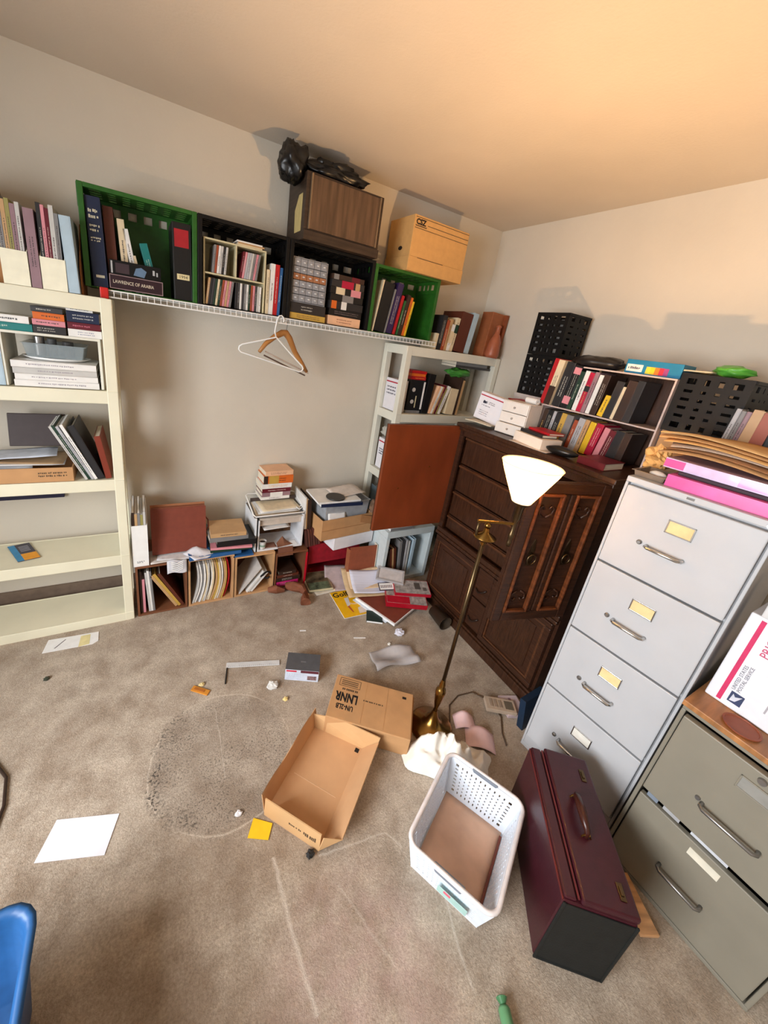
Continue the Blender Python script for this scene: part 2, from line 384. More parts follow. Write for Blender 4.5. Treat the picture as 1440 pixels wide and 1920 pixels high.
slab('baseboard_back', box(XL, XR, YB-0.012, YB, 0, 0.085), M((122, 104, 90), rough=0.6, var=0.08))
slab('baseboard_right', box(XR-0.012, XR, YF, YB-0.012, 0, 0.085), M((122, 104, 90), rough=0.6, var=0.08))

# ================================================================ plastic shelving units
def shelving(label, x0, x1, y0, y1, levels, mat, pw=0.043, th=0.055):
    t = thing('shelving_unit', label, 'shelf', T((x0+x1)/2, (y0+y1)/2, 0)); cx, cy = (x0+x1)/2, (y0+y1)/2
    X0, X1, Y0, Y1 = x0-cx, x1-cx, y0-cy, y1-cy
    for z in levels:
        b = B(); b.box(X0+pw*0.4, X1-pw*0.4, Y0+0.006, Y1-0.004, z-0.012, z)
        b.box(X0+pw*0.4, X1-pw*0.4, Y0, Y0+0.008, z-th, z+0.002); b.box(X0+pw*0.4, X1-pw*0.4, Y1-0.008, Y1, z-th, z+0.002)
        b.box(X0+0.002, X0+0.010, Y0+pw*0.4, Y1-pw*0.4, z-th, z+0.002); b.box(X1-0.010, X1-0.002, Y0+pw*0.4, Y1-pw*0.4, z-th, z+0.002)
        b.obj('shelf_board', mat, t, bevel=0.003)
    for (a, c) in ((X0, Y0), (X1-pw, Y0), (X0, Y1-pw), (X1-pw, Y1-pw)):
        zs = levels[0]+0.001; b = B()
        b.box(a, a+pw, c-0.001 if c == Y0 else c, c+pw+(0.001 if c != Y0 else 0), 0, zs)
        for z in levels[1:]: b.box(a, a+pw+0.0, c-0.003 if c == Y0 else c, c+0.004 if c == Y0 else c+pw, z-0.004, z+0.004)
        b.obj('post', mat, t, bevel=0.004)
    return t
LV = [1.632, 1.252, 0.832, 0.412, 0.048]
shelving('cream plastic shelving unit with five shelves at the left of the back wall', -3.37, -2.457, -0.385, -0.13, LV, CREAM)
LV2 = [1.624, 1.192, 0.76, 0.33, 0.05]
shelving('cream plastic shelving unit in the corner beside the dark wardrobe', -0.905, -0.06, -0.346, -0.078, LV2, CREAM2)

# ---- left unit, top shelf: magazine holders
z = LV[0]+0.003
def mag_holder(label, x0, w, y0, front_h, back_h, d, mat, z):
    t = thing('magazine_holder', label, 'magazine holder', T(x0, y0, z)); e = 0.003
    box(0, w, 0, e, 0, front_h).obj('front_panel', mat, t)
    pr = [(e, 0.0), (d-e, 0.0), (d-e, back_h), (d*0.62, back_h), (e, front_h)]
    B().prism(pr, 'x', 0, e).obj('side_panel', mat, t); B().prism(pr, 'x', w-e, w).obj('side_panel', mat, t)
    box(0, w, d-e, d, 0, back_h).obj('back_panel', mat, t)
    box(e, w-e, e, d-e, 0, e).obj('bottom_panel', mat, t)
    return t
HOLD = M((240, 236, 212), rough=0.7, var=0.03)
mag_holder('white card magazine holder at the left end of the shelf top', -2.792, 0.078, -0.38, 0.118, 0.2, 0.235, HOLD, z)
row([(0.013, 0.285, 0.21, 'grey', 'magazine', 0), (0.012, 0.27, 0.21, 'tan', 'magazine', 0), (0.012, 0.275, 0.21, 'olive', 'magazine', 0), (0.014, 0.262, 0.21, 'mauve', 'magazine', 0), (0.012, 0.27, 0.21, 'pale grey', 'magazine', 0)],
    'in the white magazine holder', (-2.787, -0.372, z+0.004), 0, 'magazines in the white holder')
row([(0.030, 0.262, 0.21, 'mauve', 'magazine', 0, {'label': 'thick mottled grey magazine standing between the two magazine holders'})], '', (-2.711, -0.378, z), 0)
mag_holder('yellowish card magazine holder beside the pale blue binder', -2.678, 0.077, -0.38, 0.112, 0.21, 0.235, HOLD, z)
row([(0.012, 0.285, 0.21, 'charcoal', 'magazine', 0), (0.010, 0.28, 0.21, 'pink', 'magazine', 0), (0.012, 0.272, 0.21, 'maroon', 'magazine', 0), (0.014, 0.285, 0.21, 'pale grey', 'magazine', 0), (0.012, 0.262, 0.21, 'grey', 'magazine', 0)],
    'in the yellowish magazine holder', (-2.673, -0.372, z+0.004), 0, 'magazines in the yellowish holder')
row([(0.036, 0.265, 0.22, 'light blue', 'binder', -2.0, {'label': 'pale blue ring binder standing beside the green crate', 'pr': None})], '', (-2.598, -0.378, z), 0)
tb = B().prism([(0, 0), (0.2, 0), (0.2, 0.2), (0.14, 0.27), (0, 0.1)], 'x', 0, 0.004).obj('cork_panel', M((142, 92, 52), rough=0.9, var=0.2, scale=60))
put(tb, T(-2.560, -0.345, z)); tag(tb, 'brown cork side panel behind the pale blue binder', 'panel')
def paper_bag(label, mw, w, d, h, mat):
    t = thing('paper_bag', label, 'bag', mw); rnd = random.Random(5); b = B(); k = 7
    ring = lambda zz, s: [(-w/2*s, -d/2*s, zz), (w/2*s, -d/2*s, zz), (w/2*s, d/2*s, zz), (-w/2*s, d/2*s, zz)]
    lv = [(0, 1.0), (h*0.35, 1.02), (h*0.7, 0.96), (h, 1.0)]
    vs = []; fs = []
    for zz, s in lv: vs += [(x+rnd.uniform(-.006, .006), y+rnd.uniform(-.006, .006), q+rnd.uniform(-.006, .006)*(zz > 0)) for x, y, q in ring(zz, s)]
    for i in range(len(lv)-1):
        for j in range(4): fs.append((i*4+j, i*4+(j+1) % 4, i*4+4+(j+1) % 4, i*4+4+j))
    fs.append((3, 2, 1, 0)); b.add(vs, fs).obj('bag_body', mat, t)
    B().tube([(-0.03, -d/2, h-0.01), (-0.03, -d/2, h+0.03), (0.03, -d/2, h+0.03), (0.03, -d/2, h-0.01)], 0.003, 6).obj('handle', mat, t)
paper_bag('brown paper bag standing behind the white magazine holder', T(-2.875, -0.235, z), 0.14, 0.15, 0.33, KRAFTD)

# ---- left unit, second shelf
z = LV[1]+0.003
t = thing('shelf_riser', 'white shelf riser carrying books above the stack of white books', 'shelf riser', T(-2.675, -0.262, z))
box(-0.165, 0.165, -0.1, 0.11, 0.203, 0.213).obj('top_board', CREAM2, t, bevel=0.001)
for s in (-1, 1): box(s*0.160-0.005, s*0.160+0.005, -0.1, 0.11, 0, 0.203).obj('side_panel', CREAM2, t, bevel=0.001)
stack([(0.026, 0.285, 0.2, 'white', 'paperback', {'pr': (150, 140, 150)}), (0.024, 0.278, 0.2, 'white', 'paperback', {'dx': 0.004, 'pr': (150, 140, 150)}), (0.024, 0.28, 0.2, 'pale grey', 'paperback', {'pr': (150, 140, 150)}), (0.026, 0.282, 0.2, 'white', 'paperback', {'dx': -0.003, 'pr': (150, 140, 150)})],
      'of the stack under the shelf riser', (-2.812, -0.365, z), 0, 'white books under the riser')
zz = z+0.104
t = thing('oval_tray', 'white oval plate under the clear tub on the white books', 'plate', T(-2.675, -0.27, zz) @ Matrix.Diagonal((1.45, 1.0, 1, 1)))
B().lathe([(0.0, 0.0), (0.06, 0.0), (0.078, 0.012), (0.082, 0.012), (0.064, -0.0), (0, 0.003)], n=36).obj('dish', WHITEP, t, smooth=True)
CLEAR = glassy('clear', (176, 190, 196), 0.34)
def open_tub(b, w, d, h, e=0.003, taper=0.9, rim=0.008):
    o = [(-w/2, -d/2), (w/2, -d/2), (w/2, d/2), (-w/2, d/2)]
    lo = [(x*taper, y*taper) for x, y in o]
    for i in range(4):
        j = (i+1) % 4
        b.quadplate([lo[j]+(0,), lo[i]+(0,), o[i]+(h,), o[j]+(h,)], -e)
    b.box(-w/2*taper, w/2*taper, -d/2*taper, d/2*taper, 0, e)
    for i in range(4):
        j = (i+1) % 4; f = 1+rim*2/w; g = 1+rim*2/d
        b.quadplate([o[i]+(h,), o[j]+(h,), (o[j][0]*f, o[j][1]*g, h), (o[i][0]*f, o[i][1]*g, h)], 0.002)
    return b
t = thing('plastic_tub', 'clear plastic tub of odds and ends on the left shelves', 'tub', T(-2.672, -0.272, zz+0.013))
open_tub(B(), 0.20, 0.15, 0.055).obj('tub_body', CLEAR, t, bevel=0.001)
for (x, y, r, h, m, nm, lb) in ((-0.055, -0.02, 0.02, 0.074, STEEL, 'metal_cap', 'small metal cap at the left of the clear tub'), (-0.012, -0.03, 0.018, 0.07, M((70, 72, 74)), 'tape_roll', 'dark tape roll in the clear tub'), (0.04, -0.02, 0.022, 0.062, M((60, 58, 58)), 'jar_lid', 'dark jar lid at the right of the clear tub')):
    o = B().lathe([(0, 0), (r, 0), (r, h*0.6), (r*0.9, h*0.62), (r*0.9, h), (r*0.55, h), (r*0.5, h*0.7), (0, h*0.7)], n=18).obj(nm, m, None, bevel=0.001)
    put(o, T(-2.672+x, -0.272+y, zz+0.017)); tag(o, lb, 'clutter')
zr = z+0.2136
stack([(0.028, 0.22, 0.16, 'teal', 'book', {'label': 'teal hardback lying under the white-spined book on the riser'}), (0.027, 0.22, 0.16, 'white', 'book', {'pr': (40, 40, 44), 'label': 'white-spined hardback with bold dark title on the riser', 'dx': -0.008})], '', (-2.952, -0.36, zr), 0)
stack([(0.030, 0.105, 0.15, 'charcoal', 'paperback'), (0.022, 0.105, 0.15, 'pink', 'paperback'), (0.026, 0.10, 0.15, 'orange', 'paperback', {'dx': 0.004}), (0.02, 0.10, 0.15, 'dark grey', 'paperback')],
      'of the middle stack on the riser', (-2.73, -0.36, zr), 0, 'middle stack on the riser')
stack([(0.030, 0.115, 0.15, 'white', 'paperback', {'pr': (110, 120, 150)}), (0.026, 0.112, 0.15, 'maroon', 'paperback', {'pr': (214, 120, 140)}), (0.042, 0.11, 0.15, 'navy', 'book'), (0.014, 0.09, 0.14, 'white', 'paperback', {'pr': (90, 90, 95)})],
      'of the right stack on the riser', (-2.618, -0.36, zr), 0, 'right stack on the riser')
row([(0.03, 0.205, 0.2, 'light blue', 'binder', 0, {'label': 'pale blue binder standing left of the shelf riser', 'pr': None})], '', (-2.868, -0.365, z), 0)

# ---- left unit, third shelf
z = LV[2]+0.003
def carton_tray(label, mw, w, d, h, mat, e=0.004, name='cardboard_tray'):
    t = thing(name, label, 'box', mw)
    box(0, w, 0, d, 0, e).obj('bottom_panel', mat, t)
    box(0, w, 0, e, e, h).obj('front_panel', mat, t); box(0, w, d-e, d, e, h).obj('back_panel', mat, t)
    box(0, e, e, d-e, e, h).obj('side_panel', mat, t); box(w-e, w, e, d-e, e, h).obj('side_panel', mat, t)
    return t
t = carton_tray('brown cardboard tray of papers on the left shelves', T(-3.05, -0.378, z), 0.395, 0.2, 0.066, KRAFT)
b = B(); dashes(b, 0.27, 0.375, 0.022, 0.05, 0, 2, random.Random(3)); b.obj('faded_print', FADED, t)
def loose_sheet(name, label, cat, mw, w, d, mat, curl=0.01, seed=0, nu=8, nv=8, th=0.0009, group=None):
    def fn(u, v):
        zz = curl*(0.5+0.5*math.sin(u*3.1+seed)+0.4*math.sin(v*4.2+seed*1.7))+0.3*curl*noise.noise(Vector((u*3, v*3, seed)))
        return (w*(u-0.5), d*(v-0.5), zz+th)
    o = B().sheet(fn, nu, nv, th).obj(name, mat, None, smooth=True); put(o, mw); return tag(o, label, cat, group)
cx = -2.85
loose_sheet('paper_sheet', 'white sheet lying over the cardboard tray, lowest of its pile', 'paper', T(cx-0.02, -0.28, z+0.068) @ Rz(0.05), 0.36, 0.17, PAPER, 0.008, 1)
loose_sheet('paper_sheet', 'tan folder sheet lying over the cardboard tray', 'paper', T(cx, -0.275, z+0.082) @ Rz(-0.06), 0.33, 0.17, M((186, 156, 120)), 0.008, 2)
loose_sheet('plastic_sleeve', 'crinkled clear plastic sleeve hanging over the cardboard tray edge', 'plastic', T(cx-0.05, -0.352, z+0.052) @ Rz(0.02) @ Rx(0.75), 0.2, 0.07, glassy('sl', (205, 208, 212), 0.55), 0.012, 3)
loose_sheet('paper_sheet', 'bluish white sheet on top of the cardboard tray', 'paper', T(cx-0.04, -0.27, z+0.098) @ Rz(0.1), 0.34, 0.16, M((214, 224, 240), rough=0.7), 0.009, 4)
put(box(0, 0.21, 0, 0.02, 0, 0.15).obj('photo_album', M((62, 50, 50), rough=0.5), None, bevel=0.003), T(-2.9, -0.205, z+0.115) @ Rx(-0.25))
tag(bpy.data.objects['photo_album'], 'dark brown album leaning behind the cardboard tray', 'album')
row([(0.010, 0.275, 0.2, 'pale grey', 'magazine', -24), (0.010, 0.28, 0.2, 'dark green', 'magazine', -24), (0.010, 0.275, 0.2, 'silver', 'magazine', -24), (0.012, 0.28, 0.2, 'white', 'magazine', -23), (0.028, 0.27, 0.2, 'charcoal', 'binder', -21, {'pr': None})],
    'leaning on the third left shelf', (-2.612, -0.372, z), 0, 'magazines leaning on the left shelf')
row([(0.024, 0.21, 0.2, 'reddish brown', 'book', -9, {'label': 'reddish brown book at the right post of the left shelves', 'pr': None})], '', (-2.533, -0.37, z), 0)

# ---- left unit, fourth shelf
t = thing('pamphlet', 'blue and orange pamphlet lying alone on the lower left shelf', 'pamphlet', T(-2.91, -0.24, LV[3]+0.0025) @ Rz(math.radians(-1)))
q = [(-0.075, 0.068), (0.004, 0.092), (0.078, -0.066), (-0.002, -0.088)]
def pamp(u0, u1, v0, v1, zt):
    P = [Vector(p+(0,)) for p in q]
    at = lambda u, v: P[0]*(1-u)*(1-v)+P[1]*u*(1-v)+P[2]*u*v+P[3]*(1-u)*v
    return [at(u0, v1)+Vector((0,0,zt)), at(u1, v1)+Vector((0,0,zt)), at(u1, v0)+Vector((0,0,zt)), at(u0, v0)+Vector((0,0,zt))]
B().quadplate(pamp(0, 1, 0, 1, 0), 0.003).obj('cover', M((68, 66, 78), rough=0.4), t)
B().quadplate(pamp(0, 0.3, 0, 1, 0.003), 0.0004).obj('blue_print', M((58, 140, 190), rough=0.4), t)
B().quadplate(pamp(0.3, 1, 0.62, 1, 0.003), 0.0004).obj('orange_print', M((236, 160, 42), rough=0.4), t)
b = B()
for k in range(4): b.quadplate(pamp(0.4, 0.85, 0.16+k*0.09, 0.2+k*0.09, 0.003), 0.0004)
b.obj('text_print', M((150, 150, 160)), t)
o = box(-3.25, -2.744, -0.089, YB-0.002, 0.632, 0.66).obj('wall_strip', M((32, 30, 58), rough=0.4), None, bevel=0.002)
tag(o, 'dark navy strip fixed to the wall behind the left shelves', 'strip')

# ================================================================ closet wire shelf
ZW = 1.668
t = thing('wire_shelf', 'white ventilated wire closet shelf along the back wall', 'shelf', T(-1.575, -0.2, ZW))
WX0, WX1 = -0.905, 0.895
for nm, y, zz, r in (('front_wire', -0.13, 0.0, 0.0032), ('front_wire', -0.133, -0.026, 0.0032), ('support_wire', 0.0, -0.004, 0.003), ('back_wire', 0.125, -0.004, 0.003)):
    B().tube([(WX0, y, zz), (WX1, y, zz)], r, 6).obj(nm, WHITEP, t)
cw = B().tube([(0, 0.13, 0.0), (0, -0.1295, 0.0012), (0, -0.1335, -0.026)], 0.0016, 5).obj('cross_wire', WHITEP, t)
n = 72
for i in range(n):
    c = cw if i == 0 else cw.copy()
    if i: COL.objects.link(c); c.parent = t
    c.location.x = WX0+0.006+i*(WX1-WX0-0.012)/(n-1)
box(WX0-0.018, WX0+0.012, -0.145, -0.118, -0.034, 0.008).obj('end_cap', M((206, 34, 28), rough=0.4), t, bevel=0.003, label='red end cap')
for x in (-0.55, 0.05, 0.55):
    B().tube([(x, -0.125, -0.026), (x, 0.133, -0.16)], 0.004, 6).obj('brace', WHITEP, t) if False else None
ZS = ZW+0.004
def crate(label, x0, x1, y0, d, z0, h, mat, theta=0.0, holes=(7, 5), side=(4, 5), open_front=True, bar=0.45, org=None):
    w = x1-x0; t = thing('plastic_crate', label, 'crate', (T(x0, y0, z0) if org is None else org)); e = 0.006; r = 0.016
    P = lambda *p: [Vector(q) for q in p]
    k = h*0.78
    B().lattice(P((0, d, k), (w, d, k), (w, d, h), (0, d, h)), 6, 1, 0.45, bar, e, 0.06, 0.30).box(0, w, d-e, d, 0, k).obj('base_panel', mat, t)
    B().lattice(P((0, 0, k), (0, 0, h), (0, d, h), (0, d, k)), 1, 4, bar, 0.5, e, 0.30, 0.14).box(0, e, 0, d, 0, k).obj('side_panel', mat, t)
    B().lattice(P((w-e, 0, k), (w-e, 0, h), (w-e, d, h), (w-e, d, k)), 1, 4, bar, 0.5, e, 0.30, 0.14).box(w-e, w, 0, d, 0, k).obj('side_panel', mat, t)
    B().lattice(P((e, 0, h-e), (w-e, 0, h-e), (w-e, d, h-e), (e, d, h-e)), holes[0], side[0], bar, bar, e, 0.06, 0.14).obj('top_panel', mat, t)
    box(e, w-e, 0, d, 0, 0.004).obj('bottom_panel', mat, t)
    f = B(); f.box(-0.004, r, -0.008, 0.014, 0, h+0.004); f.box(w-r, w+0.004, -0.008, 0.014, 0, h+0.004); f.box(r, w-r, -0.008, 0.014, h-r+0.004, h+0.004)
    f.box(r, w-r, -0.004, 0.004, 0, 0.004)
    f.obj('rim', mat, t, bevel=0.004)
    return t
YC = -0.298; CD = 0.225
crate('large green plastic crate of binders at the left end of the wire shelf', -2.545, -2.122, YC, CD, ZS, 0.365, GREENP)
crate('black plastic crate holding the disc rack on the wire shelf', -2.112, -1.692, YC, CD, ZS, 0.365, BLACKP)
crate('black plastic crate holding the parts drawers and video tapes', -1.682, -1.192, YC, CD, ZS, 0.365, BLACKP)
crate('green plastic crate of leaning books at the right end of the wire shelf', -1.182, -0.715, YC, CD, ZS, 0.355, GREENP)
zc = ZS+0.0045; yb = YC+0.004
# green crate, left
nb = row([(0.052, 0.325, 0.19, 'navy', 'binder', -1.5, {'label': 'tall navy ring binder with pale lettering in the left green crate', 'pr': None})], '', (-2.520, yb, zc), 0)[0]
rr = random.Random(2); NT = M((206, 200, 176))
for (za, zb_) in ((0.245, 0.285), (0.20, 0.232), (0.165, 0.185)):
    b = B(); dashes(b, 0.008, 0.044, za, zb_, -0.0002, 2, rr, fill=0.6); b.obj('spine_title', NT, nb)
box(0.012, 0.042, -0.0006, 0, 0.035, 0.045).obj('spine_logo', NT, nb)
row([(0.036, 0.31, 0.17, 'brown', 'binder', -1.5, {'label': 'brown ring binder beside the navy one in the left green crate', 'pr': None})], '', (-2.464, yb+0.036, zc), 0)
row([(0.026, 0.275, 0.17, 'cream', 'book', -3), (0.020, 0.245, 0.17, 'white', 'book', -9, {'gap': 0.016}), (0.012, 0.15, 0.15, 'cream', 'paperback', -12, {'gap': 0.004}), (0.030, 0.205, 0.16, 'teal', 'book', -13, {'gap': 0.030})],
    'of the loose books in the left green crate', (-2.410, yb+0.036, zc), 0, 'loose books in the left green crate')
kb = row([(0.076, 0.31, 0.19, 'black', 'binder', -1.0, {'label': 'thick black ring binder with red label in the left green crate', 'pr': None})], '', (-2.214, yb, zc), 0)[0]
box(0.008, 0.066, -0.0008, 0, 0.215, 0.285).obj('red_label', M((166, 26, 36)), kb)
box(0.014, 0.066, -0.0008, 0, 0.085, 0.108).obj('cream_label', M((222, 208, 160)), kb); lettering(kb, '1994', INK, (0.022, -0.001, 0.090), (1, 0, 0), (0, 0, 1), 0.018)
t = thing('boxed_set', 'maroon boxed set with pale frame lying at the front of the left green crate', 'boxed set', T(-2.462, -0.322, zc+0.0025))
box(0, 0.2, 0, 0.055, 0, 0.055).obj('case', M((44, 20, 30), rough=0.4), t, bevel=0.001)
b = B()
for (a, c, e, g) in ((0, 0.2, 0, 0.003), (0, 0.2, 0.052, 0.055), (0, 0.003, 0.003, 0.052), (0.197, 0.2, 0.003, 0.052)): b.box(a, c, -0.0006, 0, e, g)
b.obj('printed_frame', M((146, 122, 122)), t)
lettering(t, 'LAWRENCE OF ARABIA', M((226, 212, 190)), (0.012, -0.001, 0.022), (1, 0, 0), (0, 0, 1), 0.0185, stretchx=0.78)
t = thing('boxed_set', 'dark picture boxed set lying on the maroon boxed set', 'boxed set', T(-2.458, -0.312, zc+0.0585))
box(0, 0.19, 0, 0.046, 0, 0.055).obj('case', BLACKP, t, bevel=0.001)
b = B(); b.prism([(0.085, 0.008), (0.125, 0.004), (0.135, 0.03), (0.115, 0.042), (0.095, 0.036)], 'y', -0.0006, 0); b.obj('blue_print', M((96, 122, 150)), t)
b = B(); b.box(0.004, 0.010, -0.0006, 0, 0.004, 0.05); b.box(0.158, 0.166, -0.0006, 0, 0.02, 0.04); b.box(0.172, 0.178, -0.0006, 0, 0.018, 0.034); b.obj('pale_print', M((180, 180, 180)), t)
box(0.02, 0.07, -0.0006, 0, 0.008, 0.045).obj('dark_print', M((58, 42, 48)), t)

# black crate with disc rack
t = thing('disc_rack', 'cream wooden disc rack with four compartments in the black crate', 'rack', T(-2.09, yb+0.004, zc)); RK = M((206, 196, 160), rough=0.5)
for (a, c, e, g, nm) in ((0, 0.290, 0.134, 0.141, 'shelf'), (0, 0.290, 0.275, 0.282, 'top_board'), (0, 0.007, 0, 0.134, 'side_panel'), (0, 0.007, 0.141, 0.275, 'side_panel'), (0.143, 0.150, 0.141, 0.275, 'divider'), (0.283, 0.29, 0.141, 0.275, 'side_panel'), (0.283, 0.29, 0.0, 0.134, 'side_panel')):
    box(a, c, 0, 0.15, e, g).obj(nm, RK, t, bevel=0.001)
box(0.007, 0.283, 0.143, 0.15, 0, 0.134).obj('back_panel', RK, t); box(0.007, 0.283, 0.143, 0.15, 0.141, 0.275).obj('back_panel', RK, t)
CDC = ['pale grey', 'silver', 'white', 'grey', 'charcoal', 'maroon', 'pink', 'tan', 'dark green', 'cream', 'dark grey', 'rust']
def cds(n, x, zz, lean, place, h=0.118, sd=1):
    rr = random.Random(sd)
    row([(0.0098, h, 0.13, rr.choice(CDC), 'cd', lean, {'hard': True, 'pr': (70, 60, 60) if rr.random() < 0.6 else (210, 200, 190)}) for _ in range(n)], place, (x, yb+0.006, zz), 0, 'disc cases '+place)
def fixhard(k): return k
cds(6, -2.052, zc+0.142, 5, 'in the upper left rack compartment', sd=4)
cds(8, -1.926, zc+0.142, 8, 'in the upper right rack compartment', sd=7)
cds(11, -2.080, zc+0.001, 7, 'in the lower left rack compartment', sd=9)
cds(12, -1.944, zc+0.001, 1, 'in the lower right rack compartment', sd=13)
stack([(0.006, 0.12, 0.12, 'cream', 'magazine', {'pr': None}), (0.006, 0.125, 0.12, 'tan', 'magazine', {'pr': None, 'dx': 0.005}), (0.006, 0.12, 0.12, 'white', 'magazine', {'pr': None})], 'on top of the disc rack', (-1.94, yb+0.01, zc+0.283), 0, 'booklets on the disc rack')
row([(0.014, 0.205, 0.14, 'cream', 'paperback', 0), (0.022, 0.235, 0.15, 'white', 'book', 1), (0.022, 0.235, 0.15, 'red', 'book', 1), (0.014, 0.225, 0.15, 'blue', 'paperback', 1.5)], 'right of the disc rack', (-1.793, yb, zc), 0, 'books right of the disc rack')

# black crate with parts drawers
stack([(0.03, 0.205, 0.16, 'gold', 'book'), (0.05, 0.20, 0.16, 'charcoal', 'book', {'dx': 0.002})], 'under the parts drawers', (-1.664, yb-0.002, zc), 0, 'books under the parts drawers')
t = thing('parts_cabinet', 'grey small-parts cabinet of clear drawers in the black crate', 'cabinet', T(-1.662, yb+0.004, zc+0.082))
CG = M((150, 150, 154), rough=0.4); w, h = 0.196, 0.212
B().box(0, w, 0.004, 0.14, 0, 0.004).box(0, w, 0.004, 0.14, h-0.004, h).box(0, 0.004, 0.004, 0.14, 0.004, h-0.004).box(w-0.004, w, 0.004, 0.14, 0.004, h-0.004).box(0.004, w-0.004, 0.136, 0.14, 0.004, h-0.004).obj('body', CG, t)
CLR = M((168, 168, 172), rough=0.12, alpha=0.75, var=0.04)
BR = M((176, 120, 84), rough=0.3, alpha=0.85)
dr = None
rows = [0.004, 0.034, 0.064, 0.094, 0.124, 0.148, 0.178]
for j in range(6):
    hh = 0.028 if j != 3 else 0.024
    z0 = [0.006, 0.040, 0.074, 0.108, 0.140, 0.172][j]; z1 = z0+[0.031, 0.031, 0.031, 0.029, 0.029, 0.034][j]
    for i in range(5):
        x0 = 0.006+i*0.037
        d_ = B().box(x0, x0+0.035, 0.0, 0.006, z0, z1).box(x0+0.002, x0+0.033, 0.006, 0.10, z0, z0+0.002).obj('drawer', BR if j == 3 else CLR, t, bevel=0.001)
        B().box(x0+0.012, x0+0.023, -0.006, 0.0, (z0+z1)/2-0.003, (z0+z1)/2+0.003).obj('pull', M((210, 210, 212), rough=0.2), d_)
ts = [('peach', (0.05, {'pr': (160, 90, 70), 'label': 'peach boxed video at the bottom of the tape stack in the black crate'}))]
stack([(0.048, 0.205, 0.13, 'peach', 'tape', {'pr': (150, 90, 70)}), (0.036, 0.205, 0.13, 'black', 'tape', {'pr': (150, 130, 130), 'dx': 0.002}), (0.040, 0.21, 0.13, 'charcoal', 'tape', {'bands': [(0.05, 0.2, 'orange'), (0.34, 0.5, 'white')], 'pr': None}), (0.034, 0.205, 0.13, 'black', 'tape', {'bands': [(0.36, 0.7, 'grey')], 'pr': None}),
       (0.034, 0.21, 0.13, 'black', 'tape', {'bands': [(0.16, 0.42, 'cream'), (0.6, 0.9, 'pink')], 'pr': None, 'dx': -0.003}), (0.036, 0.205, 0.13, 'charcoal', 'tape', {'bands': [(0.3, 0.66, 'crimson'), (0.72, 0.86, 'tan')], 'pr': None}), (0.026, 0.2, 0.13, 'dark brown', 'tape', {'bands': [(0.05, 0.2, 'grey'), (0.6, 0.85, 'maroon')], 'pr': None})],
      'of the crated tape stack', (-1.438, yb+0.004, zc), 0, 'video tapes in the black crate')

# green crate, right
row([(0.008, 0.285, 0.18, 'cream', 'folder', 7, {'pr': None}), (0.070, 0.275, 0.19, 'black', 'binder', 7, {'pr': None, 'gap': 0.004}), (0.010, 0.25, 0.18, 'grey', 'folder', 8, {'pr': None, 'gap': 0.002}), (0.040, 0.285, 0.18, 'purple', 'book', 8, {'gap': 0.004}), (0.018, 0.225, 0.17, 'red', 'paperback', 8, {'gap': 0.006, 'pr': None}),
     (0.014, 0.20, 0.17, 'green', 'paperback', 8, {'gap': 0.006}), (0.024, 0.235, 0.17, 'dark brown', 'book', 8), (0.016, 0.225, 0.17, 'orange', 'paperback', 8, {'gap': 0.004}), (0.014, 0.205, 0.17, 'yellow', 'paperback', 8)],
    'in the right green crate', (-1.150, yb, zc), 0, 'books in the right green crate')

# wood-grain cabinet, bag and archive box on the crates
t = thing('wood_cabinet', 'brown wood-grain cabinet on its side on top of the black crates', 'cabinet', T(-1.642, -0.352, ZS+0.3705))
w, d, h = 0.43, 0.262, 0.283; WG = wood((92, 70, 52), stretch=(22, 3, 2), rough=0.45); WGD = wood((58, 44, 34), stretch=(3, 3, 30), rough=0.5)
box(0, w, 0.012, d, 0, h).obj('body', WGD, t, bevel=0.002)
box(0.03, w-0.028, 0.003, 0.012, 0.05, h-0.012).obj('front_panel', WG, t)
ED = M((122, 100, 76), rough=0.5)
box(0.022, 0.029, 0.0, 0.012, 0.048, h-0.008).obj('edge_strip', ED, t); box(w-0.027, w-0.020, 0.0, 0.012, 0.048, h-0.008).obj('edge_strip', ED, t); box(0.0, w, 0.0, 0.012, 0.0, 0.04).obj('plinth', WGD, t)
B().prism([(0.05, 0.04), (0.14, 0.04), (0.15, 0.14), (0.10, 0.20), (0.05, 0.2)], 'x', -0.0008, 0).obj('paper_label', M((196, 178, 120)), t)
o = B().blob((0, 0, 0), (0.185, 0.10, 0.058), 3, 0.4, 2.0, 44, 26, floor=-0.036, ridge=0.22)
ob = o.obj('plastic_bag', M((14, 14, 16), rough=0.35, var=0.1, spec=0.5), None, smooth=True); put(ob, T(-1.475, -0.235, ZS+0.3705+h+0.037)); tag(ob, 'crumpled black plastic bag on the wood-grain cabinet', 'bag')
o = B().blob((0, 0, 0), (0.07, 0.085, 0.085), 8, 0.3, 1.8, 32, 20, ridge=0.2)
ob2 = o.obj('bag_end', M((14, 14, 16), rough=0.35, var=0.1, spec=0.5), ob, smooth=True); ob2.location = (-0.215, -0.02, -0.005)
t = thing('archive_box', 'buff cardboard archive box on the right green crate', 'box', T(-1.0, -0.335, ZS+0.360) @ Rz(math.radians(1.5)))
AB = M((206, 160, 100), rough=0.8, var=0.03, bump=0.05)
w, d, h = 0.43, 0.245, 0.28
box(0, w, 0, d, 0, 0.075).obj('bottom_tray', AB, t, bevel=0.002); box(0.003, w-0.003, 0.003, d-0.003, 0.075, h).obj('body', AB, t, bevel=0.002)
b = B()
for zz in (h-0.012, h-0.040, h-0.064): b.box(0.012 if zz < h-0.05 or zz > h-0.02 else 0.1, w-0.006, 0.0024, 0.003, zz, zz+0.003)
b.box(0.014, 0.095, 0.0024, 0.003, h-0.054, h-0.049); b.box(0.06, w*0.6, -0.0005, 0, 0.072, 0.075); b.obj('printed_lines', FADED, t)
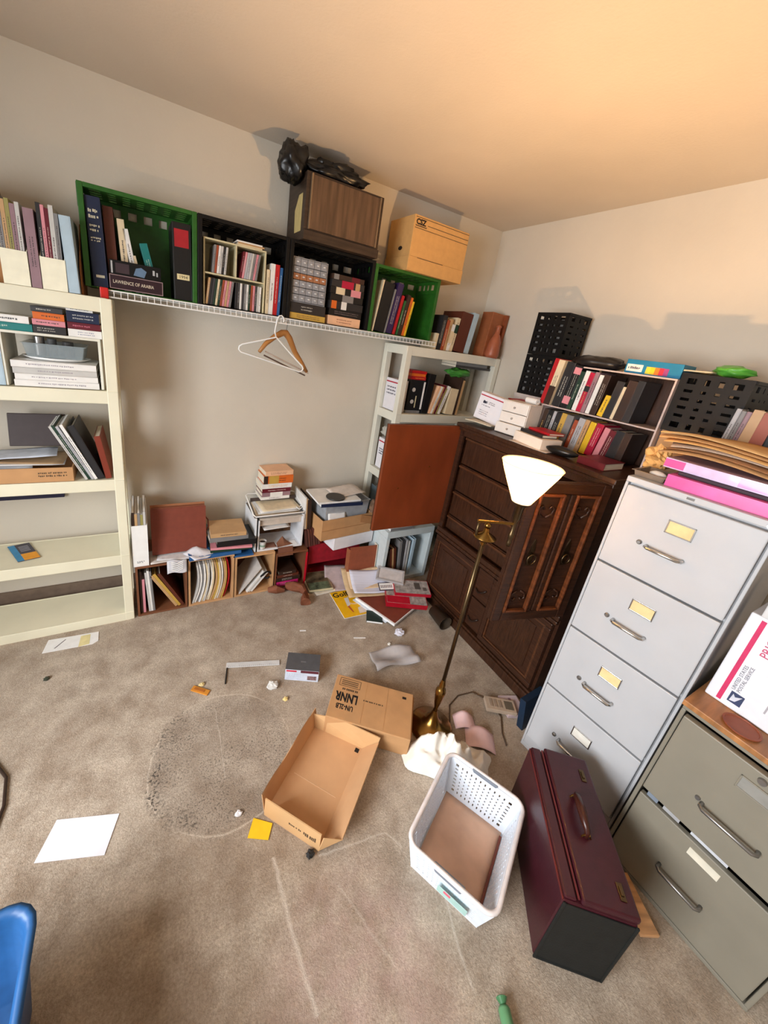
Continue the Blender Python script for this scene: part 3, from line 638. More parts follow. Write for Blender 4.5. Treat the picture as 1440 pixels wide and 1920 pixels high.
lettering(t, 'CSZ', INK, (0.016, 0.0022, h-0.044), (1, 0, 0), (0, 0, 1), 0.038, bold=0.0016)
B().lathe([(0, 0), (0.018, 0), (0.018, 0.002), (0, 0.002)], n=18, m=T(-0.0005, 0.1, 0.12) @ Ry(math.radians(90)) @ Matrix.Diagonal((0.6, 1, 1, 1))).obj('hand_hole', INK, t)

# hangers
t = thing('clothes_hanger', 'white plastic clothes hanger hooked on the wire shelf', 'hanger', T(-1.744, -0.342, 1.565) @ Ry(math.radians(9)))
arm = []
hk = [(0.012*math.cos(a)+0.004, 0, 0.10+0.018*math.sin(a)) for a in [math.radians(q) for q in range(-20, 200, 20)]]
hk = [(0.022, 0.004, 0.088), (0.024, 0.004, 0.098), (0.018, 0.004, 0.110), (0.006, 0.004, 0.116), (-0.006, 0.003, 0.110), (-0.011, 0.002, 0.095), (-0.013, 0.0, 0.05), (-0.012, 0, 0.03), (0, 0, 0.006)]
B().tube(hk, 0.0036, 8).obj('hook', WHITEP, t, smooth=True)
B().tube([(0, 0, 0.006), (-0.16, 0, -0.075), (-0.172, 0, -0.088), (-0.172, 0, -0.102), (-0.160, 0, -0.112), (0, 0, -0.122), (0.165, 0, -0.134), (0.18, 0, -0.126), (0.184, 0, -0.112), (0.175, 0, -0.1), (0.09, 0, -0.05)], 0.0042, 8, closed=True).obj('frame', WHITEP, t, smooth=True)
t = thing('clothes_hanger', 'wooden suit hanger with trouser bar behind the white hanger', 'hanger', T(-1.68, -0.30, 1.582) @ Rz(math.radians(14)) @ Ry(math.radians(10)))
HW = wood((178, 122, 66), stretch=(4, 4, 4), var=0.1)
B().tube([(0.016, 0, 0.085), (0.010, 0, 0.094), (0.0, 0, 0.092), (-0.003, 0, 0.08), (0, 0, 0.02)], 0.0017, 6).obj('hook', STEEL, t)
arc = [(-0.135, -0.008, -0.118), (-0.105, 0, -0.07), (-0.06, 0.004, -0.022), (-0.02, 0.004, 0.010), (0.0, 0.004, 0.016), (0.03, 0.004, -0.004), (0.08, 0.002, -0.062), (0.15, 0, -0.118), (0.185, -0.006, -0.15)]
B().tube(arc, [0.009, 0.012, 0.014, 0.017, 0.018, 0.017, 0.014, 0.012, 0.009], 10).obj('shoulders', HW, t, smooth=True)
B().tube([(-0.09, 0.012, -0.108), (0.21, 0.012, -0.155)], 0.0042, 8).obj('trouser_bar', M((214, 200, 190), rough=0.3), t)
B().tube([(-0.11, -0.016, -0.128), (0.17, -0.016, -0.172)], 0.004, 8).obj('trouser_bar', M((96, 76, 66), rough=0.4), t)
# ================================================================ storage cubes along the back wall
CUBEW = wood((196, 152, 108), stretch=(4, 4, 4), var=0.08, rough=0.6); CUBED = wood((120, 74, 48), stretch=(4, 4, 4), var=0.12, rough=0.6)
def cube(label, x0, x1, z0, z1, y0, d, mat, inner=None, e=0.011, back=True):
    t = thing('storage_cube', label, 'storage cube', T(x0, y0, z0)); w, h = x1-x0, z1-z0
    box(0, w, 0, d, h-e, h).obj('top_panel', mat, t, bevel=0.001); box(0, w, 0, d, 0, e).obj('bottom_panel', mat, t, bevel=0.001)
    box(0, e, 0, d, e, h-e).obj('side_panel', mat, t); box(w-e, w, 0, d, e, h-e).obj('side_panel', mat, t)
    if back: box(e, w-e, d-0.004, d, e, h-e).obj('back_panel', inner or mat, t)
    return t
cube('wooden storage cube of papers next to the left shelves', -2.440, -2.186, 0.0, 0.322, -0.378, 0.285, CUBED)
cube('wooden storage cube packed with bent folders, middle of the row', -2.180, -1.924, 0.0, 0.318, -0.378, 0.285, CUBEW)
cube('wooden storage cube with a leaning card and coiled cable', -1.918, -1.672, 0.0, 0.290, -0.378, 0.285, CUBEW, CUBED)
FC = ['cream', 'white', 'tan', 'pale grey', 'white', 'cream', 'grey']
rr = random.Random(21)
row([(0.012, 0.27, 0.23, 'dark brown', 'folder', 0, {'pr': None}), (0.012, 0.22, 0.23, 'pink', 'folder', 0, {'pr': None}), (0.010, 0.26, 0.23, 'pale grey', 'folder', -3, {'pr': None, 'gap': 0.014}), (0.010, 0.27, 0.23, 'white', 'folder', -3, {'pr': None}), (0.010, 0.265, 0.23, 'grey', 'folder', -3, {'pr': None})],
    'in the left storage cube', (-2.425, -0.366, 0.013), 0, 'folders in the left storage cube')
row([(0.014, 0.26, 0.23, 'tan', 'folder', -28, {'pr': None}), (0.014, 0.27, 0.23, 'gold', 'folder', -28, {'pr': None}), (0.016, 0.265, 0.23, 'brown', 'folder', -27, {'pr': None}), ],
    'of the slumped folders in the left storage cube', (-2.250, -0.366, 0.013), 0, 'slumped folders in the left storage cube')
def bent_folder(label, x, y, z, h, th, col, lean, bend, d=0.23, group=None):
    t = thing('file_folder', label, 'folder', T(x, y, z), group); n = 7; pr = []
    f = lambda k: (math.sin(lean)*h*k+bend*math.sin(math.pi*k), h*k)
    L = [f(k/n) for k in range(n+1)]
    poly = L+[(a+th, c) for a, c in reversed(L)]
    vs = []; 
    b = B(); m = len(L)
    pts = [(a, 0.0, c) for a, c in L]+[(a+th, 0.0, c) for a, c in L]+[(a, d, c) for a, c in L]+[(a+th, d, c) for a, c in L]
    fs = []
    for i in range(m-1):
        fs += [(i, m+i, m+i+1, i+1), (2*m+i, 2*m+i+1, 3*m+i+1, 3*m+i), (i, i+1, 2*m+i+1, 2*m+i), (m+i, 3*m+i, 3*m+i+1, m+i+1)]
    fs += [(0, 2*m, 3*m, m), (m-1, 2*m-1, 4*m-1, 3*m-1)]
    b.add(pts, fs).obj('cover', M(COLS[col], rough=0.8, var=0.06), t, smooth=False)
    return t
fx = -2.162
cs = ['pale grey', 'white', 'grey', 'white', 'cream', 'pale grey', 'white', 'cream', 'tan', 'gold', 'cream', 'white', 'tan', 'gold', 'red']
for i, c in enumerate(cs):
    bent_folder(f"{c} bent file folder, {ORD[i]} from the left in the middle storage cube", fx, -0.372+rr.uniform(0, 0.012), 0.0125, 0.262-0.004*rr.random(), 0.0095, c, 0.10-0.002*i, 0.014+0.01*rr.random(), group='bent folders in the middle cube'); fx += 0.0125
# right cube: leaning card, cable, discs
o = B().quadplate([(0, 0, 0), (0.135, 0, 0.17), (0.135, 0.22, 0.17), (0, 0.22, 0)], 0.004).obj('card_sheet', M((198, 192, 186), rough=0.7)); put(o, T(-1.885, -0.372, 0.0125)); 
o.data.transform(Matrix.Identity(4)); tag(o, 'pale grey card leaning diagonally in the right storage cube', 'card')
row([(0.010, 0.17, 0.2, 'white', 'folder', 38, {'pr': None}), (0.010, 0.165, 0.2, 'pale grey', 'folder', 38, {'pr': None}), (0.012, 0.16, 0.2, 'white', 'folder', 38, {'pr': None})], 'leaning in the right storage cube', (-1.842, -0.37, 0.0125), 0, 'leaning folders in the right cube')
o = B().tube([(0.03*math.cos(a)+0.004*math.sin(3*a), -0.004+0.008*math.sin(a*2), 0.03+0.022*math.sin(a)) for a in [k*0.45 for k in range(14)]], 0.006, 8).obj('cable_coil', BLACKP, None, smooth=True); put(o, T(-1.722, -0.366, 0.09)); tag(o, 'black coiled cable in the right storage cube', 'cable')

# dark fourth space under the white organiser
t = cube('dark wooden storage cube with red front edge under the white organiser', -1.664, -1.446, 0.0, 0.268, -0.375, 0.28, CUBED)
box(0.206, 0.218, -0.006, 0.0, 0.0, 0.25).obj('red_edge', M((190, 14, 40), rough=0.4), t)
stack([(0.034, 0.15, 0.18, 'magenta', 'tape', {'label': 'magenta pencil case lying on the bottom of the dark storage cube', 'pr': (240, 190, 215), 'cat': 'case'}), (0.03, 0.16, 0.18, 'dark brown', 'book'), (0.02, 0.15, 0.18, 'brown', 'book'), (0.026, 0.12, 0.15, 'dark brown', 'book', {'dx': 0.01})], 'in the dark storage cube', (-1.645, -0.372, 0.0125), 0, 'books in the dark storage cube')

# ---- on top of the cubes
zt = 0.3225
t = thing('magazine_holder', 'white glossy magazine file of papers beside the left shelves', 'magazine holder', T(-2.446, -0.372, zt)); e = 0.003
box(0, 0.073, 0, e, 0, 0.245).obj('front_panel', WHITEP, t); pr = [(e, 0), (0.25, 0), (0.25, 0.29), (0.12, 0.29), (e, 0.245)]
B().prism(pr, 'x', 0, e).obj('side_panel', WHITEP, t); B().prism(pr, 'x', 0.07, 0.073).obj('side_panel', WHITEP, t); box(e, 0.07, e, 0.25, 0, e).obj('bottom_panel', WHITEP, t)
b = B(); dashes(b, 0.018, 0.052, 0.02, 0.034, 0, 2, random.Random(8)); b.obj('printed_logo', M((90, 90, 96)), t)
row([(0.012, 0.315, 0.22, 'dark brown', 'magazine', 0, {'pr': None}), (0.012, 0.305, 0.22, 'tan', 'magazine', 0, {'pr': None}), (0.012, 0.31, 0.22, 'grey', 'magazine', 0, {'pr': None}), (0.012, 0.30, 0.22, 'olive', 'magazine', 0, {'pr': None}), (0.011, 0.315, 0.22, 'pale grey', 'magazine', 0, {'pr': None})], 'in the white magazine file', (-2.441, -0.366, zt+0.004), 0, 'papers in the white magazine file')
t = thing('accordion_file', 'reddish brown accordion file standing on the left storage cubes', 'file', T(-2.355, -0.315, zt+0.022) @ Rx(math.radians(-10)))
RB = M((122, 58, 42), rough=0.65, var=0.05)
box(0, 0.282, 0, 0.003, 0, 0.262).obj('front_cover', RB, t); box(0, 0.282, 0.045, 0.048, 0, 0.275).obj('back_cover', M((170, 112, 76), rough=0.7), t)
for k in range(4): box(0.004, 0.278, 0.006+k*0.0095, 0.012+k*0.0095, 0.002, 0.266-0.004*(k % 2)).obj('pocket', M((190, 140, 100), rough=0.8) if k % 2 else M((140, 80, 56)), t)
B().tube([(0.282, 0.02, 0.10), (0.298, 0.018, 0.13), (0.296, 0.02, 0.17), (0.282, 0.02, 0.19)], 0.004, 6).obj('strap', M((110, 52, 38)), t)
for i, (x, y, w, d, c, a, lb) in enumerate(((-2.24, -0.305, 0.26, 0.14, (214, 206, 200), 0.05, 'pale grey sheet under the accordion file, lowest of the papers'), (-2.22, -0.31, 0.22, 0.12, (226, 224, 226), -0.12, 'white sheet poking out below the accordion file'), )):
    loose_sheet('paper_sheet', lb, 'paper', T(x, y, zt+0.001+0.007*i) @ Rz(a), w, d, M(c, rough=0.8), 0.005, i+1)
o = B().sheet(lambda u, v: (0.14*(u-0.5), 0.11*(v-0.5)-0.02*math.sin(u*3.14), 0.028*(1-abs(2*u-1))*v+0.004+0.004*math.sin(u*9+v*5)), 10, 8, 0.001).obj('paper_sheet', M((222, 222, 228), rough=0.6), None, smooth=True)
put(o, T(-2.115, -0.335, zt+0.012) @ Rz(0.5)); tag(o, 'curled white page rising between accordion file and black books', 'paper')
o = B().sheet(lambda u, v: (0.10*(u-0.5), -0.012-0.016*v, 0.0-0.075*v+0.006*math.sin(u*6)), 8, 6, 0.0012).obj('tissue_packet', M((206, 206, 212), rough=0.5), None, smooth=True)
put(o, T(-2.238, -0.372, zt+0.018)); tag(o, 'grey packet with white chevrons hanging over the left cube edge', 'packet')
b = B()
for k in range(5):
    zz = -0.012-0.012*k
    for s in (-1, 1): b.add([(0, -0.03, zz), (s*0.03, -0.03, zz+0.014), (s*0.03, -0.03, zz+0.008), (0, -0.03, zz-0.006)], [(0, 1, 2, 3)])
b.obj('chevrons', WHITEP, o)
stack([(0.022, 0.29, 0.22, 'blue', 'binder', {'label': 'blue ring binder lying over the middle storage cube', 'pr': None})], '', (-2.175, -0.39, 0.3185), math.radians(2))
stack([(0.018, 0.245, 0.2, 'dark green', 'book', {'pr': None}), (0.014, 0.235, 0.2, 'pink', 'magazine', {'pr': None, 'turn': -4}), (0.034, 0.225, 0.19, 'black', 'book', {'dx': 0.035, 'pr': None}), (0.03, 0.22, 0.18, 'grey', 'book', {'dx': -0.005, 'pr': None, 'turn': 3}), (0.026, 0.20, 0.17, 'tan', 'book', {'dx': 0.0})],
      'of the stack over the middle storage cube', (-2.060, -0.372, 0.3425), math.radians(-3), 'stack over the middle cube')
# blue leaf under the stack, sticking out right
stack([(0.010, 0.12, 0.1, 'blue', 'folder', {'label': 'blue folder corner poking out beside the white organiser', 'pr': None})], '', (-1.93, -0.378, 0.292), 0)
# white organiser (cube with side stacks)
zo = 0.2915
WO = M((226, 228, 232), rough=0.45, var=0.03)
t = thing('desk_organiser', 'white open organiser on the right storage cubes below the paperback stack', 'organiser', T(-1.80, -0.352, zo)); w, h, d = 0.315, 0.232, 0.26
for (a, c, e, g, nm, m) in ((0, 0.009, 0, h, 'side_panel', WO), (0.018, 0.027, 0, h-0.015, 'side_panel', WO), (w-0.012, w, 0, h, 'side_panel', WO), (0.027, w-0.012, 0, 0.010, 'bottom_panel', WO)):
    box(a, c, 0, d, e, g).obj(nm, m, t, bevel=0.001)
box(0.009, 0.018, 0.002, d, 0, h-0.006).obj('black_insert', BLACKP, t)
box(0.027, w-0.012, 0.2, 0.206, 0.01, h).obj('back_panel', wood((104, 66, 36), stretch=(14, 3, 3), var=0.3), t)
box(0.027, w-0.012, 0.0, 0.2, h-0.012, h-0.006).obj('tray_shelf', M((206, 196, 186), rough=0.5), t)
box(0.029, w-0.014, 0.02, 0.19, 0.17, h-0.0125).obj('drawer_front', M((204, 190, 176), rough=0.6), t)
o = loose_sheet('envelope', 'white envelope slipped under the organiser shelf', 'envelope', T(-1.66, -0.318, zo+0.148) @ Rz(0.03) @ Rx(0.1), 0.17, 0.06, PAPER, 0.003, 5)
t = thing('paper_cup', 'small white paper cup on the organiser floor', 'cup', T(-1.745, -0.335, zo+0.0105))
B().lathe([(0, 0.002), (0.0165, 0), (0.019, 0.02), (0.0225, 0.056), (0.0238, 0.057), (0.0235, 0.055), (0.0215, 0.055), (0.017, 0.006), (0, 0.006)], n=24).obj('cup_body', WHITEP, t, smooth=True)
B().lathe([(0.0188, 0.018), (0.0212, 0.034), (0.0213, 0.034), (0.0189, 0.018)], n=24).obj('green_band', M((150, 176, 158)), t); B().lathe([(0, 0.045), (0.0205, 0.045)], n=20).obj('coffee', M((42, 26, 20)), t)
o = B().sheet(lambda u, v: (0.11*(u-0.5)*(1-0.3*v), 0.05*(v-0.5), 0.045*(1-abs(2*u-1))*v+0.002), 8, 6, 0.001).obj('brown_paper', M((130, 84, 60), rough=0.8), None); put(o, T(-1.60, -0.318, zo+0.0105) @ Rz(0.15)); tag(o, 'folded brown paper standing in the organiser opening', 'paper')
o = B().sheet(lambda u, v: (0.10*(u-0.5), 0.0-0.02*v, -0.055*v), 6, 4, 0.001).obj('brown_paper', M((112, 70, 52), rough=0.8), None); put(o, T(-1.60, -0.357, zo+0.012)); tag(o, 'brown paper flap hanging over the organiser front edge', 'paper')
loose_sheet('card_note', 'brown card lying on the organiser floor beside the cup', 'card', T(-1.69, -0.31, zo+0.0105), 0.075, 0.06, M((150, 108, 92)), 0.001, 2)
loose_sheet('white_slip', 'white slip with a bolt lying at the organiser right side', 'paper', T(-1.535, -0.315, zo+0.0105), 0.05, 0.06, PAPER, 0.001, 2)
# wire tray with papers on top
t = thing('letter_tray', 'white rimmed letter tray of papers on the organiser', 'tray', T(-1.645, -0.232, zo+0.2325)); 
B().tube([(-0.155, -0.115, 0.012), (0.155, -0.115, 0.012), (0.165, -0.10, 0.018), (0.165, 0.10, 0.06), (0.15, 0.115, 0.062), (-0.15, 0.115, 0.062), (-0.165, 0.10, 0.06), (-0.165, -0.10, 0.018)], 0.0045, 8, closed=True).obj('rim', WHITEP, t, smooth=True)
box(-0.16, 0.16, -0.11, 0.11, 0, 0.004).obj('tray_bottom', M((110, 104, 100)), t)
for i in range(4):
    loose_sheet('paper_sheet', f"{['tan', 'pale grey', 'white', 'cream'][i]} paper, {ORD[i]} from the bottom in the letter tray", 'paper', T(-1.645+0.006*i, -0.235+0.008*i, zo+0.238+0.006*i) @ Rz(0.05*(i-1.5)), 0.28-0.01*i, 0.19, M([(190, 168, 140), (206, 204, 200), (230, 228, 226), (222, 206, 176)][i], rough=0.8), 0.004, i+3, group='papers in the letter tray')
o = box(-0.15, 0.15, 0, 0.012, 0, 0.022).obj('clipboard_bar', M((70, 58, 54), rough=0.5), None, bevel=0.003); put(o, T(-1.642, -0.18, zo+0.268)); tag(o, 'dark brown bar lying at the back of the letter tray', 'bar')
o = B().tube([(0.02*math.cos(k*0.4), 0.016*math.sin(k*0.4), 0.005*math.sin(k)) for k in range(15)], 0.0025, 6).obj('cord_loop', WHITEP, None, smooth=True); put(o, T(-1.505, -0.30, zo+0.258)); tag(o, 'small white cord loop in the letter tray corner', 'cord')
stack([(0.020, 0.19, 0.13, 'white', 'paperback', {'pr': (120, 110, 130)}), (0.028, 0.188, 0.13, 'mauve', 'paperback', {'bands': [(0.28, 0.72, 'white')], 'dx': 0.006, 'pr': None}), (0.026, 0.188, 0.13, 'maroon', 'paperback', {'dx': 0.006}), (0.032, 0.2, 0.13, 'white', 'paperback', {'pr': (196, 130, 60), 'dx': 0.0}), (0.052, 0.195, 0.13, 'orange', 'book', {'bands': [(0.0, 0.14, 'dark brown'), (0.18, 0.5, 'gold')], 'dx': 0.012, 'pr': (60, 30, 20)}), (0.030, 0.185, 0.13, 'peach', 'paperback', {'dx': 0.022, 'turn': 2, 'pr': (120, 80, 70)})],
      'of the paperback stack on the organiser', (-1.738, -0.222, zo+0.292), math.radians(2), 'paperback stack on the organiser')

# dark brown accordion wallet, leaning binders, right of the organiser
t = thing('accordion_file', 'dark brown ribbed accordion wallet hanging right of the organiser', 'file', T(-1.452, -0.36, 0.272) @ Ry(math.radians(-10)))
for k in range(6): box(k*0.017, k*0.017+0.0135, 0, 0.2, 0, 0.13).obj('pocket', M((96, 52, 42) if k % 2 else (78, 40, 32), rough=0.7), t, bevel=0.002)
row([(0.008, 0.23, 0.2, 'white', 'folder', -3, {'pr': None}), (0.008, 0.22, 0.2, 'tan', 'folder', -3, {'pr': None}), (0.03, 0.21, 0.2, 'dark brown', 'binder', -4, {'pr': None})], 'right of the white organiser', (-1.474, -0.34, 0.405), 0, 'folders right of the organiser')

# ---- red box, cartons and trays in the right-hand pile
t = thing('storage_box', 'dark red fabric storage box under the white carton', 'box', T(-1.42, -0.335, 0)); RD = M((150, 14, 34), rough=0.8, var=0.12)
box(0, 0.40, 0.0, 0.006, 0.12, 0.27).obj('front_panel', RD, t); box(0, 0.006, 0.006, 0.22, 0, 0.27).obj('side_panel', RD, t); box(0.394, 0.40, 0.006, 0.22, 0, 0.27).obj('side_panel', RD, t); box(0.006, 0.394, 0.214, 0.22, 0, 0.27).obj('back_panel', RD, t); box(0.006, 0.394, 0, 0.214, 0, 0.006).obj('bottom_panel', RD, t); box(0.006, 0.394, 0.006, 0.214, 0.262, 0.27).obj('lid', RD, t)
t = thing('white_carton', 'white carton lying under the brown cardboard tray in the pile', 'carton', T(-1.295, -0.445, 0.275) @ Rz(math.radians(7)))
box(0, 0.33, 0, 0.27, 0, 0.088).obj('body', M((232, 230, 234), rough=0.6, var=0.02), t, bevel=0.002)
t = carton_tray('brown cardboard tray under the clear tub in the right pile', T(-1.40, -0.452, 0.366) @ Rz(math.radians(6)), 0.40, 0.25, 0.145, KRAFT)
B().quadplate([(0.30, -0.001, 0.09), (0.42, -0.02, 0.06), (0.42, -0.02, 0.12), (0.30, -0.001, 0.145)], 0.003).obj('torn_flap', KRAFTD, t); box(0.0, 0.4, -0.0012, 0, 0.068, 0.071).obj('crease', KRAFTD, t)
t = thing('plastic_tub', 'clear plastic tub of papers in the right pile under magazines', 'tub', T(-1.214, -0.307, 0.371) @ Rz(math.radians(6))); open_tub(B(), 0.34, 0.2, 0.236).obj('tub_body', M((190, 194, 200), rough=0.2, alpha=0.6), t, bevel=0.001)
for i in range(3): loose_sheet('paper_sheet', f"{['kraft envelope', 'grey sheet', 'white sheet'][i]} inside the clear tub of the right pile", 'paper', T(-1.214, -0.307, 0.50+0.028*i) @ Rz(math.radians(6)), 0.26, 0.15, M([(188, 150, 112), (170, 168, 170), (232, 232, 232)][i], rough=0.8), 0.006, i)
loose_sheet('envelope', 'white envelope standing in front of the clear tub', 'envelope', T(-1.285, -0.418, 0.52) @ Rz(0.1) @ Rx(1.3), 0.14, 0.06, PAPER, 0.003, 2)
stack([(0.022, 0.29, 0.21, 'navy', 'magazine', {'label': 'navy magazine below the white one on the clear tub', 'pr': None}), (0.012, 0.30, 0.22, 'white', 'magazine', {'label': 'white magazine with the black disc on top of the clear tub', 'pr': None, 'turn': 3, 'dx': -0.02})], '', (-1.425, -0.452, 0.6095), math.radians(-4))
o = B().lathe([(0, 0), (0.06, 0), (0.062, 0.004), (0.06, 0.008), (0.0, 0.008)], n=32).obj('black_disc', M((48, 44, 42), rough=0.4), None); put(o, T(-1.305, -0.40, 0.647)); tag(o, 'black round disc on the white magazine', 'disc')
loose_sheet('paper_sheet', 'pale newspaper page behind the black disc', 'paper', T(-1.19, -0.32, 0.645) @ Rz(0.2), 0.24, 0.15, M((216, 206, 198), rough=0.8), 0.012, 6)
ob = B().blob((0, 0, 0), (0.055, 0.06, 0.07), 5, 0.5, 2.0, 20, 14, ridge=0.3).obj('crumpled_paper', M((124, 98, 78), rough=0.9), None); put(ob, T(-0.985, -0.42, 0.555)); tag(ob, 'crumpled brown paper between clear tub and open door', 'paper')

# ---- low pale shelf unit with hanging folders
t = thing('low_shelf', 'pale blue-grey low shelf of folders behind the open wardrobe door', 'shelf', T(-0.955, -0.56, 0)); LS = M((200, 210, 212), rough=0.4, var=0.03); w, d, h = 0.415, 0.205, 0.425
box(0, w, 0, d, h-0.05, h).obj('top_board', LS, t, bevel=0.004); box(w-0.03, w, 0, d, 0, h-0.05).obj('side_panel', LS, t, bevel=0.003); box(0, 0.03, 0, d, 0, h-0.05).obj('side_panel', LS, t, bevel=0.003); box(0.03, w-0.03, 0, d, 0, 0.03).obj('bottom_board', LS, t, bevel=0.002); box(0.03, w-0.03, d-0.006, d, 0.03, h-0.05).obj('back_panel', LS, t)
row([(0.016, 0.24, 0.15, 'dark brown', 'folder', -10, {'pr': None}), (0.016, 0.25, 0.15, 'brown', 'folder', -10, {'pr': None}), (0.014, 0.25, 0.15, 'tan', 'folder', -10, {'pr': None}), (0.014, 0.25, 0.15, 'brown', 'folder', -9, {'pr': None}), (0.02, 0.3, 0.17, 'grey', 'folder', -5, {'pr': None, 'gap': 0.012}), (0.018, 0.3, 0.17, 'dark grey', 'folder', -4, {'pr': None}), (0.012, 0.3, 0.17, 'silver', 'folder', -3, {'pr': None, 'gap': 0.008}), (0.010, 0.29, 0.17, 'pale grey', 'folder', -2, {'pr': None, 'gap': 0.006}), (0.024, 0.3, 0.17, 'light blue', 'binder', 0, {'pr': None, 'gap': 0.014})],
    'in the low pale shelf', (-0.872, -0.545, 0.031), 0, 'folders in the low shelf')
stack([(0.02, 0.2, 0.16, 'grey', 'magazine', {'pr': None}), (0.012, 0.18, 0.16, 'pale grey', 'magazine', {'pr': None})], 'on the low pale shelf', (-0.93, -0.55, 0.4255), 0, 'magazines on the low shelf')

# ---- paper avalanche on the carpet
t = thing('accordion_file', 'open brown accordion file lying in the paper avalanche', 'file', T(-1.175, -0.478, 0.07) @ Rz(math.radians(-5)) @ Rx(math.radians(-3)))
box(0, 0.205, 0, 0.004, 0.02, 0.22).obj('front_cover', M((142, 74, 48), rough=0.7), t); box(0.205, 0.211, 0.0, 0.04, 0.02, 0.22).obj('gusset', M((232, 222, 206)), t); box(-0.008, 0.0, 0.0, 0.04, 0.0, 0.20).obj('gusset', M((160, 96, 64)), t); box(0, 0.205, 0.028, 0.032, 0.02, 0.20).obj('back_cover', RB, t)
def slide(name, label, cat, mw, w, d, drop, mat, seed=0, th=0.001):
    def fn(u, v): return (w*(u-0.5), d*(v-0.5), drop*(v**2)+0.004*math.sin(u*5+seed)+0.003*math.sin(v*7+seed)+th)
    o = B().sheet(fn, 10, 10, th).obj(name, mat, None, smooth=True); put(o, mw); return tag(o, label, cat)
slide('manila_folder', 'tan manila folder spilling sheets onto the carpet', 'folder', T(-1.085, -0.578, 0.040) @ Rz(math.radians(-10)), 0.30, 0.23, 0.07, M((206, 178, 138), rough=0.8), 1)
slide('paper_sheet', 'tan inner sheet on top of the manila folder', 'paper', T(-1.07, -0.560, 0.068) @ Rz(math.radians(-14)), 0.26, 0.17, 0.05, M((228, 200, 164), rough=0.8), 3)
slide('paper_sheet', 'lined white pages sliding out of the manila folder', 'paper', T(-1.065, -0.60, 0.064) @ Rz(math.radians(-14)), 0.26, 0.19, 0.05, M((222, 224, 240), rough=0.7, var=0.06, scale=4, stretch=(1, 30, 1)), 2)
def picture_frame(label, mw, w, d, m_edge, m_pic):
    t = thing('plastic_photo_frame', label, 'photo frame', mw); e = 0.014
    B().box(-w/2, w/2, -d/2, -d/2+e, 0, 0.012).box(-w/2, w/2, d/2-e, d/2, 0, 0.012).box(-w/2, -w/2+e, -d/2+e, d/2-e, 0, 0.012).box(w/2-e, w/2, -d/2+e, d/2-e, 0, 0.012).obj('frame', m_edge, t, bevel=0.002)
    box(-w/2+e, w/2-e, -d/2+e, d/2-e, 0, 0.006).obj('picture', m_pic, t); return t
picture_frame('grey plastic frame lying askew on top of the paper avalanche', T(-0.935, -0.645, 0.135) @ Rz(math.radians(-38)) @ Rx(math.radians(14)), 0.19, 0.12, M((176, 172, 174), rough=0.3), M((206, 200, 200), rough=0.3))
t = thing('name_badge', 'white badge with dark border lying in front of the grey frame', 'badge', T(-1.0, -0.705, 0.105) @ Rz(math.radians(-14)) @ Rx(math.radians(20)))
box(-0.055, 0.055, -0.03, 0.03, 0, 0.003).obj('border', M((60, 48, 62)), t); box(-0.049, 0.049, -0.024, 0.024, 0.003, 0.004).obj('card', PAPER, t)
b = B()
for k in range(7): b.box(-0.042+k*0.012, -0.034+k*0.012, -0.012, 0.010, 0.004, 0.0044)
b.obj('blurred_print', M((150, 140, 146)), t)
def flat_box(name, label, cat, mw, w, d, h, mat, top=None, prints=()):
    t = thing(name, label, cat, mw); box(-w/2, w/2, -d/2, d/2, 0, h).obj('body', mat, t, bevel=0.001)
    if top: box(-w/2+0.004, w/2-0.004, -d/2+0.004, d/2-0.004, h, h+0.0006).obj('cover_print', top, t)
    for k, (a, c, e, g, m) in enumerate(prints): box(a, c, e, g, h+0.0006, h+0.001).obj('printed_patch', m, t)
    return t
GN = M((168, 160, 156), rough=0.3, var=0.25, scale=40)
flat_box('boxed_game', 'red and grey shrink-wrapped box, lower of two beside the dark wardrobe', 'box', T(-0.905, -0.80, 0.055) @ Rz(math.radians(-27)) @ Rx(math.radians(7)), 0.27, 0.17, 0.035, M((172, 20, 40), rough=0.25), GN, ((-0.13, 0.02, -0.08, -0.02, M((176, 22, 44), rough=0.25)),))
flat_box('boxed_game', 'red-edged box with grey sketch cover on top beside the dark wardrobe', 'box', T(-0.845, -0.775, 0.095) @ Rz(math.radians(-24)) @ Rx(math.radians(7)), 0.245, 0.13, 0.024, M((176, 22, 44), rough=0.3), GN, ((0.02, 0.06, -0.02, 0.04, M((80, 74, 72))), (0.075, 0.10, -0.03, 0.0, M((96, 88, 86)))))
t = thing('file_folder', 'large reddish brown folder of white papers lying on the carpet', 'folder', T(-1.022, -0.768, 0.010) @ Rz(math.radians(-70)) @ Rx(math.radians(2)))
box(-0.16, 0.15, -0.115, 0.115, 0.022, 0.025).obj('top_cover', RB, t); box(-0.16, 0.15, -0.115, 0.115, 0.0, 0.003).obj('bottom_cover', RB, t)
box(-0.165, 0.155, -0.125, 0.11, 0.006, 0.0215).obj('page_block', PAPER, t); box(-0.175, 0.10, -0.14, 0.05, 0.003, 0.006).obj('loose_page', M((214, 224, 236)), t)
t = thing('magazine', 'yellow golf magazine lying on the carpet', 'magazine', T(-1.243, -0.666, 0.002) @ Rz(math.radians(-3)))
w, d = 0.185, 0.25
YM = M((240, 186, 24), rough=0.3, var=0.04)
ux = Vector((1, 0, 0))
box(-w/2, w/2, -d/2, d/2, 0, 0.005).obj('page_block', PAPER, t); box(-w/2, w/2, -d/2, d/2, 0.005, 0.0058).obj('cover', YM, t)
ob = lettering(t, 'Golf', INK, (-0.086, 0.070, 0.0063), (1, 0, 0), (0, 1, 0), 0.062, bold=0.001)
B().lathe([(0.034, 0), (0.045, 0), (0.045, 0.0003), (0.034, 0.0003), (0.034, 0)], (0.03, 0.02, 0.0058), 28).obj('ring_print', M((226, 196, 150)), t)
